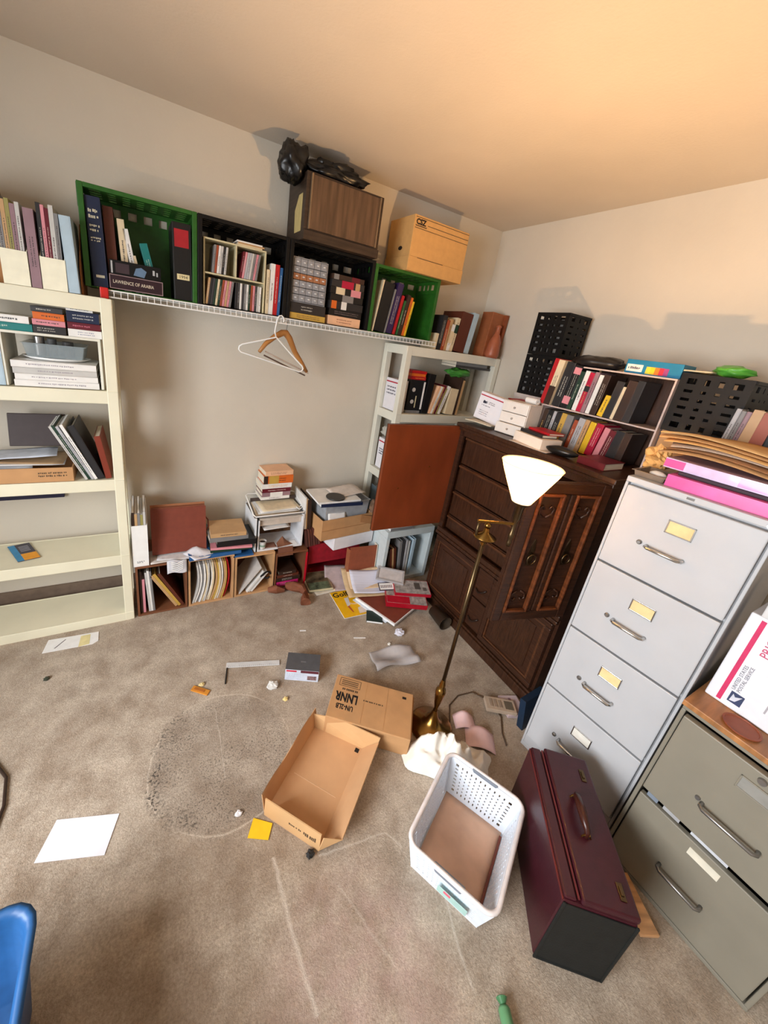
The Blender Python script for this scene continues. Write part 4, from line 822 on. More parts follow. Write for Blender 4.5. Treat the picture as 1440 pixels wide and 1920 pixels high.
B().prism([(-0.02, 0.05), (0.01, 0.05), (-0.005, -0.02), (-0.03, -0.03)], 'z', 0.0058, 0.0062).obj('white_print', M((220, 220, 224)), t)
B().prism([(-0.03, -0.03), (-0.015, -0.028), (-0.01, -0.09), (-0.018, -0.09)], 'z', 0.0058, 0.0062).obj('figure_print', M((190, 90, 50)), t)
B().prism([(0.03, -0.06), (0.085, -0.04), (0.085, -0.11), (0.02, -0.11)], 'z', 0.0058, 0.0062).obj('white_print', M((226, 214, 206)), t); box(0.036, 0.088, 0.07, 0.118, 0.0058, 0.0062).obj('masthead_print', M((240, 222, 130)), t)
t = thing('book', 'small dark green notebook peeking from under the brown folder', 'book', T(-1.165, -0.85, 0.001) @ Rz(math.radians(-30)))
box(-0.05, 0.05, -0.035, 0.06, 0, 0.014).obj('cover', M((34, 50, 46), rough=0.4), t, bevel=0.001); box(-0.048, 0.05, -0.0355, 0.05, 0.002, 0.012).obj('page_block', PAPER, t)
flat_box('magazine', 'torn landscape magazine lying half in the red box', 'magazine', T(-1.365, -0.40, 0.008) @ Rz(math.radians(-6)), 0.17, 0.2, 0.014, M((206, 196, 160), rough=0.8), M((112, 96, 74), rough=0.4, var=0.5, scale=14), ((-0.075, 0.07, -0.095, -0.02, M((96, 108, 84), var=0.4, scale=30)),))
slide('newspaper', 'crumpled pinkish newspaper sheet in front of the red box', 'paper', T(-1.225, -0.425, 0.004) @ Rz(math.radians(-20)), 0.17, 0.22, 0.06, M((196, 176, 176), rough=0.8, var=0.08), 4)
loose_sheet('paper_sheet', 'grey page below the landscape magazine on the carpet', 'paper', T(-1.33, -0.425, 0.001) @ Rz(0.05), 0.19, 0.2, M((214, 208, 196), rough=0.8), 0.003, 2)
def twist(label, mw, pts, rad, mat, seed):
    t = thing('crumpled_paper', label, 'paper', mw); b = B().tube(pts, rad, 12)
    b.v = [tuple(Vector(v)+Vector((noise.noise(Vector(v)*40+Vector((seed, 0, 0))), noise.noise(Vector(v)*40+Vector((0, seed, 3))), noise.noise(Vector(v)*40)))*0.012) for v in b.v]
    b.v = [(x, y, max(z, 0.0)) for x, y, z in b.v]
    b.obj('twisted_paper', mat, t)
BPAP = M((126, 74, 50), rough=0.75, var=0.08)
twist('twisted brown paper scrap lying in front of the dark storage cube', T(-1.50, -0.46, 0.002), [(-0.09, 0.06, 0.03), (-0.05, 0.03, 0.035), (0.0, 0.0, 0.03), (0.01, -0.035, 0.022), (-0.015, -0.09, 0.028), (-0.025, -0.135, 0.026)], [0.02, 0.036, 0.03, 0.012, 0.026, 0.034], BPAP, 3)
twist('second brown paper scrap tucked against the dark storage cube', T(-1.66, -0.415, 0.002), [(-0.05, 0.01, 0.02), (0.0, 0.0, 0.03), (0.05, -0.01, 0.02)], [0.014, 0.028, 0.018], BPAP, 7)
t = thing('paper_cup', 'dark brown smoked cup lying at the wardrobe corner', 'cup', T(-0.785, -1.01, 0.048) @ Rz(math.radians(-4)) @ Rx(math.radians(90)))
B().lathe([(0.0, 0.0), (0.036, 0.0), (0.044, 0.13), (0.046, 0.131), (0.044, 0.131), (0.034, 0.006), (0.0, 0.006)], n=28, m=T(0, 0, -0.06)).obj('cup_body', M((64, 52, 40), rough=0.4, alpha=0.92), t, smooth=True)

# ================================================================ right shelving: contents
zt = LV2[0]+0.003
row([(0.022, 0.10, 0.14, 'cream', 'paperback', 4, {'pr': None}), (0.034, 0.215, 0.16, 'charcoal', 'book', 4, {'gap': 0.004}), (0.026, 0.19, 0.16, 'rust', 'book', 5), (0.022, 0.2, 0.16, 'tan', 'paperback', 5), (0.026, 0.17, 0.15, 'white', 'paperback', 6, {'bands': [(0.3, 0.75, 'cream')]}), (0.028, 0.215, 0.16, 'cream', 'paperback', 6, {'bands': [(0.55, 0.8, 'dark green')]}), (0.095, 0.255, 0.2, 'brown', 'binder', 5, {'pr': None, 'gap': 0.01}), (0.045, 0.265, 0.2, 'light blue', 'binder', 6, {'pr': None})],
    'on top of the corner shelves', (-0.668, -0.30, zt), 0, 'books on top of the corner shelves')
t = thing('statue_case', 'rust brown display case with a bottle-shaped figure on the corner shelves', 'figurine case', T(-0.215, -0.325, zt) @ Ry(math.radians(3)))
box(0, 0.14, 0.02, 0.12, 0, 0.30).obj('case_back', M((150, 88, 54), rough=0.5), t, bevel=0.003); box(0.115, 0.14, 0.0, 0.02, 0, 0.30).obj('case_edge', M((138, 72, 40)), t)
B().lathe([(0, 0), (0.044, 0), (0.05, 0.02), (0.04, 0.11), (0.026, 0.15), (0.016, 0.165), (0.014, 0.20), (0.02, 0.215), (0.0, 0.225)], (0.055, -0.012, 0.0), 20).obj('figure', M((164, 92, 64), rough=0.4), t, smooth=True)
z1 = LV2[1]+0.003
stack([(0.018, 0.12, 0.15, 'grey', 'book'), ], 'below the red tapes in the corner shelves', (-0.80, -0.30, z1), 0)
def tape_block(label, x, y, z, w, h, d):
    t = thing('video_tape_case', label, 'video tape', T(x, y, z)); box(0, w, 0, d, 0, h).obj('case', M((22, 24, 28), rough=0.4), t, bevel=0.002); box(w-0.014, w, -0.0006, 0, 0.01, h-0.01).obj('white_label', PAPER, t)
    for zz in (0.06, 0.14): B().lathe([(0, 0), (0.014, 0), (0.014, 0.001), (0, 0.001)], n=16, m=T(0.035, -0.0002, zz) @ Rx(math.radians(90))).obj('reel_window', M((190, 186, 182)), t)
    box(0.06, 0.068, -0.0008, 0, 0.02, 0.1).obj('cream_mark', M((206, 196, 160)), t)
tape_block('black reel tape case with white edge standing in the corner shelves', -0.80, -0.305, z1+0.0186, 0.125, 0.205, 0.12)
stack([(0.022, 0.125, 0.13, 'red', 'tape', {'pr': (230, 170, 60)}), (0.018, 0.12, 0.13, 'orange', 'tape', {'pr': None}), (0.018, 0.125, 0.13, 'red', 'tape', {'pr': None})], 'on the corner-shelf tape case', (-0.805, -0.305, z1+0.2245), 0, 'red boxes in the corner shelves')
row([(0.055, 0.27, 0.2, 'black', 'binder', 4, {'pr': None}), (0.020, 0.2, 0.17, 'peach', 'book', 16, {'pr': None, 'gap': 0.006}), (0.016, 0.2, 0.17, 'white', 'paperback', 16), (0.012, 0.2, 0.17, 'tan', 'paperback', 16, {'pr': None}), (0.016, 0.21, 0.17, 'maroon', 'paperback', 16), (0.014, 0.19, 0.17, 'olive', 'paperback', 16, {'pr': None}), (0.024, 0.205, 0.17, 'white', 'paperback', 16), (0.075, 0.185, 0.17, 'cream', 'book', 4, {'pr': None, 'gap': 0.046}), (0.022, 0.27, 0.18, 'dark brown', 'book', 3, {'pr': None}), (0.02, 0.25, 0.18, 'tan', 'folder', 3, {'pr': None})],
    'on the second level of the corner shelves', (-0.672, -0.31, z1), 0, 'books in the corner shelves')
ob = B().blob((0, 0, 0), (0.10, 0.06, 0.035), 4, 0.4, 2.2, 22, 14, ridge=0.25).obj('plastic_bag', M((70, 140, 58), rough=0.3, var=0.25, scale=12), None, smooth=True); put(ob, T(-0.36, -0.26, z1+0.300)); tag(ob, 'crumpled green bag lying on the books of the corner shelves', 'bag')
stack([(0.016, 0.36, 0.16, 'dark grey', 'folder', {'pr': None}), (0.02, 0.30, 0.16, 'grey', 'folder', {'pr': None})], 'pushed over the books in the corner shelves', (-0.44, -0.305, z1+0.335), math.radians(-1))
def postal_box(label, mw, w, h, d, name='mailing_box'):
    """white mailing box, front in the plane y=0 facing -y"""
    t = thing(name, label, 'mailing box', mw); WB = M((232, 230, 236), rough=0.5, var=0.02)
    box(0, w, 0, d, 0, h).obj('body', WB, t, bevel=0.0015)
    box(0.004, w-0.004, -0.0006, 0, h*0.87, h*0.91).obj('red_stripe', M((186, 34, 60)), t)
    return t
t = postal_box('white postal box with red stripe in the left side of the corner shelves', T(-0.878, -0.13, z1) @ Rz(math.radians(-90)), 0.16, 0.21, 0.07)
b = B(); dashes(b, 0.02, 0.13, 0.10, 0.165, 0, 3, random.Random(12), fill=0.5); b.obj('dark_print', M((74, 74, 92)), t)
z2 = LV2[2]+0.003
t = postal_box('white printed carton in the third level of the corner shelves', T(-0.875, -0.15, z2) @ Rz(math.radians(-90)), 0.14, 0.22, 0.06)
b = B(); dashes(b, 0.02, 0.12, 0.10, 0.15, 0, 3, random.Random(4)); b.obj('print', M((70, 74, 96)), t)
row([(0.03, 0.24, 0.16, 'grey', 'book', 6), (0.03, 0.24, 0.16, 'silver', 'book', 6), (0.03, 0.26, 0.16, 'tan', 'folder', 6, {'pr': None})], 'on the third level of the corner shelves', (-0.80, -0.32, z2), 0, 'books on the third corner level')
ob = B().blob((0, 0, 0), (0.05, 0.08, 0.04), 9, 0.4, 2.2, 20, 12, ridge=0.2).obj('plastic_wrap', M((190, 188, 180), rough=0.3), None, smooth=True); put(ob, T(-0.83, -0.2, z2+0.27)); tag(ob, 'crumpled pale wrap above the printed carton in the corner shelves', 'plastic')
z3 = LV2[3]+0.003
row([(0.16, 0.27, 0.2, (110, 128, 140), 'binder', 0, {'label': 'wide blue-grey document case in the lowest side opening of the corner shelves', 'pr': None})], '', (-0.855, -0.32, z3), 0)
# ================================================================ dark carved wardrobe
AM = T(-0.69, -0.734, 0) @ Rz(math.radians(-90)-0.034)
t = thing('wardrobe', 'dark brown carved wooden wardrobe with both upper doors open', 'wardrobe', AM); W_, D_, H_ = 0.915, 0.6, 1.238
WARD = t
box(0, 0.022, 0.012, D_, 0.07, H_-0.03).obj('side_panel', DWOOD, t); box(W_-0.022, W_, 0.012, D_, 0.07, H_-0.03).obj('side_panel', DWOOD, t)
box(0.022, W_-0.022, D_-0.012, D_, 0.07, H_-0.03).obj('back_panel', DWOOD, t)
B().box(-0.02, W_+0.02, -0.025, D_, H_-0.022, H_).box(-0.012, W_+0.012, -0.014, D_, H_-0.042, H_-0.022).obj('top_board', DWOODH, t, bevel=0.004)
B().box(-0.012, W_+0.012, -0.022, D_, 0, 0.058).box(-0.006, W_+0.006, -0.012, D_, 0.058, 0.074).obj('plinth', DWOODH, t, bevel=0.005)
box(0.022, W_-0.022, 0.012, D_-0.012, 0.52, 0.535).obj('inner_floor', DWOODH, t)
B().box(0, W_, -0.008, 0.014, 0.515, 0.545).box(0, W_, -0.014, 0.0, 0.495, 0.515).obj('waist_moulding', DWOODH, t, bevel=0.004)
box(0.022, W_-0.022, 0.0, 0.014, 1.165, H_-0.042).obj('upper_rail', DWOODH, t)
box(0.0, 0.034, 0.0, 0.014, 0.545, 1.2).obj('stile', DWOOD, t); box(W_-0.034, W_, 0.0, 0.014, 0.545, 1.2).obj('stile', DWOOD, t); box(0.535, 0.56, 0.02, D_-0.012, 0.535, 1.165).obj('partition', DWOOD, t)
zs = [(0.548, 0.640), (0.648, 0.808), (0.816, 0.984), (0.992, 1.160)]
for (a, c) in zs:
    d_ = box(0.036, 0.535, 0.030, 0.05, a, c).obj('drawer', DWOODH, t, bevel=0.003)
    box(0.036, 0.535, 0.018, 0.032, c-0.018, c-0.004).obj('drawer_lip', DWOODM, d_, bevel=0.003)
def moulded(par, x0, x1, z0, z1, yf, mframe, mpanel, name='panel_door', m=None, fw=0.03):
    p_ = box(x0, x1, yf, yf+0.02, z0, z1).obj(name, mframe, par, bevel=0.002, m=m)
    for (a, c, e, g) in ((x0, x1, z0, z0+fw), (x0, x1, z1-fw, z1), (x0, x0+fw, z0+fw, z1-fw), (x1-fw, x1, z0+fw, z1-fw)):
        box(a, c, yf-0.012, yf, e, g).obj('frame_bar', mframe, p_, bevel=0.004, m=m)
    i = fw+0.012
    for (a, c, e, g) in ((x0+fw, x1-fw, z0+fw, z0+i), (x0+fw, x1-fw, z1-i, z1-fw), (x0+fw, x0+i, z0+i, z1-i), (x1-i, x1-fw, z0+i, z1-i)):
        box(a, c, yf-0.007, yf, e, g).obj('moulding', DWOODM, p_, bevel=0.003, m=m)
    j = i+0.03
    if x1-x0 > 2*j+0.05: box(x0+j, x1-j, yf-0.005, yf, z0+j, z1-j).obj('raised_field', mpanel, p_, bevel=0.004, m=m)
    return p_
moulded(t, 0.02, 0.405, 0.085, 0.49, -0.002, DWOOD, DWOODH)
moulded(t, 0.53, W_-0.015, 0.085, 0.49, -0.002, DWOOD, DWOODH)
for (a, c) in ((0.095, 0.285), (0.295, 0.485)):
    d_ = box(0.412, 0.523, -0.004, 0.016, a, c).obj('drawer', DWOOD, t, bevel=0.003)
    b = B().tube([(0.425+0.011*k, -0.006-0.012*math.sin(math.pi*k/7), (a+c)/2-0.02+0.008*(k-3.5)*0.5-0.022*math.sin(math.pi*k/7)) for k in range(8)], 0.0055, 8); b.obj('drawer_pull', M((40, 24, 16), rough=0.35), d_, smooth=True)
# left door, swung open, plain inner face to the room
dm = AM.inverted() @ T(-1.205, -0.722, 0.562) @ Rz(math.radians(-1.5))
DRED = wood((120, 56, 28), stretch=(3, 3, 1.2), var=0.14, rough=0.4)
d_ = box(0, 0.53, 0, 0.02, 0, 0.652).obj('door', DRED, t, bevel=0.002, m=dm, label='plain reddish inner side of the open door')
box(0.0, 0.53, 0.02, 0.026, 0.0, 0.652).obj('outer_veneer', DWOOD, d_, m=dm); B().lathe([(0, 0), (0.004, 0), (0.003, 0.002), (0, 0.002)], n=10, m=dm @ T(0.33, -0.0, 0.40) @ Rx(math.radians(90))).obj('screw', BRASS, d_)
B().lathe([(0, 0), (0.004, 0), (0.003, 0.002), (0, 0.002)], n=10, m=dm @ T(0.13, -0.0, 0.27) @ Rx(math.radians(90))).obj('screw', BRASS, d_)
# right door, swung open, carved outer face to the camera
rm = AM.inverted() @ T(-1.094, -1.546, 0.556) @ Rz(math.radians(-15))
w, h = 0.385, 0.652
d_ = box(0, w, 0, 0.018, 0, h).obj('door', DWOOD, t, bevel=0.002, m=rm, label='carved outer side of the open door')
LITW = wood((104, 56, 30), stretch=(5, 5, 40), rough=0.3)  # orange lamplight on the door mouldings is put into this wood colour
for (a, c, e, g) in ((0, 0.045, 0, h), (0.165, 0.19, 0.045, h-0.045), (0.195, 0.22, 0.045, h-0.045), (w-0.045, w, 0, h), (0.045, w-0.045, 0, 0.045), (0.045, w-0.045, h-0.045, h)):
    box(a, c, -0.014, 0, e, g).obj('frame_bar', DWOOD, d_, bevel=0.005, m=rm)
for (x0, x1) in ((0.045, 0.165), (0.22, w-0.045)):
    for (a, c, e, g) in ((x0, x0+0.012, 0.045, h-0.045), (x1-0.012, x1, 0.045, h-0.045), (x0+0.012, x1-0.012, 0.045, 0.057), (x0+0.012, x1-0.012, h-0.057, h-0.045)): box(a, c, -0.020, 0, e, g).obj('moulding', LITW, d_, bevel=0.004, m=rm)
    xm = (x0+x1)/2
    for zc_, k in ((0.10, 1), (h-0.10, -1)):
        b = B()
        for s in (-1, 1): b.tube([(xm+s*0.006, -0.003, zc_+k*0.05), (xm+s*0.03, -0.004, zc_+k*0.035), (xm+s*0.036, -0.004, zc_+k*0.012), (xm+s*0.02, -0.004, zc_), (xm+s*0.012, -0.004, zc_+k*0.014)], 0.0045, 6)
        b.obj('carved_scroll', DWOOD, d_, m=rm, smooth=True)
    B().prism([(xm-0.010, 0.275), (xm+0.010, 0.275), (xm+0.015, 0.315), (xm+0.009, 0.37), (xm, 0.40), (xm-0.009, 0.37), (xm-0.015, 0.315)], 'y', -0.003, 0).obj('back_plate', BRASSD, d_, m=rm)
    B().tube([(xm+0.021*math.cos(q*0.628), -0.012, 0.310+0.024*math.sin(q*0.628)) for q in range(10)], 0.0036, 6, closed=True).obj('ring_pull', BRASSD, d_, m=rm, smooth=True)

# ================================================================ things on the wardrobe
ZA = 1.2385
FX = math.radians(-90)
t = thing('support_box', 'white lidded box under the black perforated crates', 'box', T(-0.30, -0.735, ZA) @ Rz(FX)); box(0, 0.27, 0, 0.23, 0, 0.165).obj('body', M((196, 190, 186), rough=0.6), t, bevel=0.002); box(-0.003, 0.273, -0.003, 0.233, 0.165, 0.205).obj('lid', M((206, 200, 196), rough=0.6), t, bevel=0.002)
def perf_crate(label, mw, w, d, h, nu=4, nv=6, ns=3):
    t = thing('plastic_crate', label, 'crate', mw); e = 0.005; V = Vector
    B().lattice([V((w, 0, 0)), V((0, 0, 0)), V((0, 0, h)), V((w, 0, h))], nu, nv, 0.62, 0.66, -e, 0.11, 0.08).obj('front_panel', BLACKP, t)
    B().lattice([V((w, 0, 0)), V((w, d, 0)), V((w, d, h)), V((w, 0, h))], ns, nv, 0.8, 0.7, -e, 0.12, 0.08).obj('side_panel', BLACKP, t)
    B().lattice([V((0, 0, 0)), V((0, d, 0)), V((0, d, h)), V((0, 0, h))], ns, nv, 0.7, 0.6, e, 0.12, 0.07).obj('side_panel', BLACKP, t)
    B().lattice([V((0, d, 0)), V((w, d, 0)), V((w, d, h)), V((0, d, h))], nu, nv, 0.62, 0.66, e, 0.11, 0.08).obj('back_panel', BLACKP, t)
    box(e, w-e, e, d-e, 0, e).obj('bottom_panel', BLACKP, t)
    B().box(-0.003, w+0.003, -0.003, 0.008, h-0.014, h).box(-0.003, w+0.003, d-0.008, d+0.003, h-0.014, h).box(-0.003, 0.008, 0.008, d-0.008, h-0.014, h).box(w-0.008, w+0.003, 0.008, d-0.008, h-0.014, h).obj('rim', BLACKP, t, bevel=0.002)
    return t
LINER = M((120, 116, 112), rough=0.7)
for k, lb in enumerate(('lower of the two stacked black perforated crates by the wall', 'upper of the two stacked black perforated crates by the wall')):
    t = perf_crate(lb, T(-0.29, -0.74, ZA+0.2065+k*0.2355) @ Rz(FX), 0.205, 0.2, 0.234)
    box(0.008, 0.197, 0.02, 0.024, 0.006, 0.2).obj('pale_liner', LINER, t)
# postal box, drawers, roll, carton
loose_sheet('paper_pad', 'cream paper pad sticking out under the small postal box', 'paper', T(-0.60, -0.80, ZA+0.012) @ Rz(-1.2), 0.16, 0.14, M((206, 194, 170)), 0.008, 1, th=0.006)
t = postal_box('small white postal box with red stripe and eagle on the wardrobe', T(-0.585, -0.705, ZA+0.035) @ Rz(FX+math.radians(8)) @ Ry(math.radians(7)), 0.202, 0.16, 0.06)
EAG = M((40, 40, 60))
def eagle(par, x, z, s, mat):
    B().prism([(x, z), (x+s*0.6, z+s*0.05), (x+s, z+s*0.32), (x+s*0.55, z+s*0.24), (x+s*0.9, z+s*0.5), (x+s*0.4, z+s*0.4), (x+s*0.1, z+s*0.55), (x-s*0.05, z+s*0.3)], 'y', -0.0006, 0).obj('eagle_mark', mat, par)
eagle(t, 0.035, 0.098, 0.035, EAG); b = B(); rr = random.Random(1); dashes(b, 0.075, 0.12, 0.10, 0.118, 0, 2, rr); dashes(b, 0.03, 0.09, 0.082, 0.092, 0, 1, rr); dashes(b, 0.025, 0.09, 0.025, 0.06, 0, 3, rr, fill=0.3); b.obj('small_print', M((120, 116, 130)), t)
t = thing('mini_chest', 'white plastic three-drawer desk box on the wardrobe', 'mini chest', T(-0.605, -0.915, ZA) @ Rz(FX+math.radians(4)))
WD = M((236, 228, 220), rough=0.35, var=0.02)
B().box(0, 0.165, 0.008, 0.125, 0, 0.005).box(0, 0.165, 0.008, 0.125, 0.175, 0.18).box(0, 0.005, 0.008, 0.125, 0.005, 0.175).box(0.16, 0.165, 0.008, 0.125, 0.005, 0.175).box(0.005, 0.16, 0.12, 0.125, 0.005, 0.175).obj('body', WD, t, bevel=0.001)
for k in range(3):
    z0 = 0.003+k*0.059; y_ = -0.018 if k == 0 else 0.0
    d_ = box(0.002, 0.163, y_, 0.115, z0, z0+0.056).obj('drawer', WD, t, bevel=0.003)
    B().lathe([(0, 0), (0.005, 0), (0.006, 0.006), (0.003, 0.008), (0, 0.008)], n=14, m=T(0.0825, y_, z0+0.028) @ Rx(math.radians(90))).obj('knob', M((168, 158, 150), rough=0.3), d_, smooth=True)
t = thing('paper_roll', 'small white paper roll on the three-drawer box', 'roll', T(-0.50, -0.985, ZA+0.180+0.0165) @ Rz(FX+math.radians(-6)))
B().lathe([(0.004, 0), (0.016, 0), (0.016, 0.075), (0.004, 0.075), (0.004, 0.0)], n=22, m=Ry(math.radians(90))).obj('roll_body', WHITEP, t, smooth=False)
flat_box('flat_box', 'flat red-edged box lying between postal box and crates', 'box', T(-0.37, -0.86, ZA), 0.10, 0.2, 0.16, M((176, 158, 152), rough=0.6), M((150, 40, 44)))
stack([(0.012, 0.14, 0.12, 'red', 'paperback', {'pr': None})], 'on the flat red-edged box', (-0.43, -0.80, ZA+0.162), FX)
t = thing('white_carton', 'white carton catching orange lamplight at the wardrobe front edge', 'carton', T(-0.675, -1.095, ZA) @ Rz(FX+math.radians(-10)))
box(0, 0.19, 0, 0.13, 0, 0.052).obj('body', M((238, 222, 206), rough=0.6, var=0.02), t, bevel=0.002)
stack([(0.016, 0.15, 0.1, 'charcoal', 'paperback', {'pr': None}), (0.012, 0.14, 0.1, 'red', 'paperback', {'pr': None, 'dx': 0.02, 'dy': 0.03})], 'on the white carton', (-0.655, -1.11, ZA+0.0525), FX+math.radians(-10), 'paperbacks on the white carton')
t = thing('black_case', 'black spectacle case lying right of the white carton', 'case', T(-0.665, -1.368, ZA+0.022) @ Rz(FX+math.radians(12)))
B().blob((0, 0, 0), (0.075, 0.035, 0.022), 2, 0.12, 1.6, 24, 12).obj('case_shell', M((22, 20, 20), rough=0.3), t, smooth=True)
loose_sheet('paper_sheet', 'white paper poking from under the black spectacle case', 'paper', T(-0.68, -1.22, ZA+0.001) @ Rz(FX), 0.22, 0.09, M((224, 206, 190)), 0.003, 3)
stack([(0.032, 0.12, 0.16, 'maroon', 'book', {'label': 'dark red book lying at the right end of the wardrobe top', 'pr': None})], '', (-0.68, -1.455, ZA), FX)
# two-tier rack of books
t = thing('book_rack', 'pale two-tier book rack on the wardrobe', 'rack', T(-0.47, -1.06, ZA) @ Rz(FX)); RW = M((196, 178, 172), rough=0.4); w, d = 0.56, 0.17
box(0.0, w, 0, d, 0.186, 0.193).obj('shelf', RW, t, bevel=0.001); box(0.16, w, 0, d, 0.400, 0.407).obj('top_board', RW, t, bevel=0.001); box(w-0.007, w, 0, d, 0.193, 0.400).obj('side_panel', RW, t); box(w-0.007, w, 0, d, 0, 0.186).obj('side_panel', RW, t); box(0, 0.007, 0, d, 0, 0.186).obj('side_panel', RW, t); box(0.16, w-0.007, d-0.005, d, 0.193, 0.4).obj('back_panel', DWOODH, t); box(0.007, w-0.007, d-0.005, d, 0, 0.186).obj('back_panel', DWOODH, t)
row([(0.030, 0.235, 0.15, 'red', 'book', 5, {'pr': None, 'y': -0.01}), (0.034, 0.23, 0.14, 'cream', 'paperback', 5, {'bands': [(0.0, 0.42, 'dark brown')], 'y': -0.02}), (0.046, 0.225, 0.15, 'charcoal', 'book', 5), (0.036, 0.215, 0.15, 'black', 'book', 5, {'bands': [(0.1, 0.28, 'pink'), (0.8, 0.95, 'pink')], 'gap': 0.004}), (0.020, 0.19, 0.14, 'dark green', 'book', 5), (0.022, 0.196, 0.14, 'white', 'book', 4, {'gap': 0.006}), (0.024, 0.19, 0.14, 'crimson', 'paperback', 4, {'bands': [(0.52, 0.66, 'charcoal')]}), (0.020, 0.196, 0.14, 'mauve', 'book', 4), (0.020, 0.186, 0.14, 'white', 'paperback', 4, {'gap': 0.003, 'pr': None}), (0.03, 0.19, 0.14, 'dark brown', 'book', 4), (0.026, 0.10, 0.12, 'yellow', 'paperback', 8, {'gap': 0.006}), (0.034, 0.17, 0.14, 'charcoal', 'book', 5, {'pr': None}), (0.014, 0.15, 0.14, 'cream', 'paperback', 5, {'pr': None}), (0.04, 0.18, 0.14, 'dark brown', 'book', 4, {'pr': None}), (0.03, 0.185, 0.14, 'charcoal', 'book', 3, {'pr': None})],
    'on the upper tier of the book rack', (-0.468, -1.045, ZA+0.194), FX, 'books on the upper rack tier')
row([(0.026, 0.17, 0.14, 'dark brown', 'book', 4), (0.03, 0.168, 0.14, 'black', 'book', 4), (0.016, 0.168, 0.14, 'silver', 'paperback', 4), (0.03, 0.165, 0.14, 'charcoal', 'book', 4), (0.028, 0.168, 0.14, 'gold', 'book', 4), (0.036, 0.165, 0.14, 'grey', 'book', 4, {'pr': None}), (0.02, 0.15, 0.14, 'rust', 'paperback', 5, {'gap': 0.006}), (0.032, 0.165, 0.14, 'silver', 'book', 5), (0.022, 0.165, 0.14, 'tan', 'paperback', 5), (0.028, 0.16, 0.14, 'yellow', 'paperback', 5, {'gap': 0.004, 'pr': None}), (0.034, 0.16, 0.14, 'crimson', 'book', 6), (0.026, 0.15, 0.14, 'pink', 'paperback', 7, {'gap': 0.004, 'pr': None}), (0.03, 0.145, 0.14, 'maroon', 'book', 7), (0.04, 0.15, 0.14, 'charcoal', 'book', 5, {'pr': None}), (0.03, 0.15, 0.14, 'dark brown', 'book', 4, {'pr': None})],
    'on the lower tier of the book rack', (-0.468, -1.072, ZA+0.001), FX, 'books on the lower rack tier')
t = thing('zip_pouch', 'black zip pouch lying on top of the book rack', 'pouch', T(-0.40, -1.245, ZA+0.43) @ Rz(FX)); B().blob((0, 0, 0.004), (0.13, 0.08, 0.035), 6, 0.22, 1.7, 26, 14, floor=-0.0225, ridge=0.1).obj('pouch_body', M((26, 24, 26), rough=0.4), t, smooth=True)
t = thing('crayon_box', 'blue crayon box with rainbow stripe on top of the book rack', 'box', T(-0.455, -1.40, ZA+0.4075) @ Rz(FX+math.radians(2)))
box(0, 0.215, 0, 0.12, 0, 0.058).obj('body', M((24, 116, 156), rough=0.4), t, bevel=0.001); box(0.006, 0.07, -0.0006, 0, 0.008, 0.038).obj('white_print', M((232, 224, 216)), t)
for k, c in enumerate([(214, 200, 60), (240, 190, 30), (236, 120, 30), (214, 40, 60), (150, 60, 120)]): box(0.084+k*0.017, 0.101+k*0.017, -0.0006, 0, 0.004, 0.034).obj('colour_stripe', M(c), t)
b = B(); dashes(b, 0.012, 0.064, 0.015, 0.032, -0.0006, 1, random.Random(4)); b.obj('blurred_print', M((70, 80, 98)), t)
t = thing('kraft_carton', 'brown carton under the black crate right of the book rack', 'carton', T(-0.44, -1.625, ZA) @ Rz(FX)); box(0, 0.14, 0, 0.3, 0.0745, 0.20).obj('body', KRAFT, t, bevel=0.002)
box(-0.0, 0.028, 0, 0.3, 0, 0.074).obj('lower_part', KRAFT, t)
t = perf_crate('black perforated crate tipped on its side right of the book rack', T(-0.45, -1.622, ZA+0.2015) @ Rz(FX), 0.225, 0.28, 0.235, 4, 6, 4)
loose_sheet('paper_sheet', 'cream paper lying on the black crate right of the rack', 'paper', T(-0.36, -1.62, ZA+0.44) @ Rz(FX), 0.17, 0.16, M((214, 196, 160)), 0.004, 4, th=0.006)
ob = B().blob((0, 0, 0), (0.055, 0.06, 0.02), 12, 0.4, 2, 20, 12).obj('plastic_bag', M((90, 168, 60), rough=0.3), None, smooth=True); put(ob, T(-0.36, -1.745, ZA+0.462)); tag(ob, 'small bright green bag on the black crate', 'bag')

# ================================================================ filing cabinets
def holder(par, x, z, w=0.072, h=0.045, y=-0.012, card=None, m=CHROME):
    lh = B()
    for (a, c, e, g) in ((x-w/2, x+w/2, z-h/2, z-h/2+0.004), (x-w/2, x+w/2, z+h/2-0.004, z+h/2), (x-w/2, x-w/2+0.004, z-h/2, z+h/2), (x+w/2-0.004, x+w/2, z-h/2, z+h/2)): lh.box(a, c, y-0.004, y, e, g)
    o = lh.obj('label_holder', m, par, bevel=0.001)
    box(x-w/2+0.004, x+w/2-0.004, y-0.0015, y, z-h/2+0.004, z+h/2-0.004).obj('label_card', card or M((236, 204, 150), rough=0.8), o); return o
def pull(par, x, z, w=0.1, y=-0.012, m=CHROME):
    B().tube([(x-w/2, y, z), (x-w/2, y-0.018, z), (x-w/2+0.008, y-0.026, z), (x+w/2-0.008, y-0.026, z), (x+w/2, y-0.018, z), (x+w/2, y, z)], 0.0055, 8).obj('handle', m, par, smooth=True)
FM = T(-0.933, -1.7756, 0) @ Rz(math.radians(-90)+0.0705)
t = thing('filing_cabinet', 'tall light grey four-drawer filing cabinet', 'filing cabinet', FM); w, d, h = 0.382, 0.66, 1.312
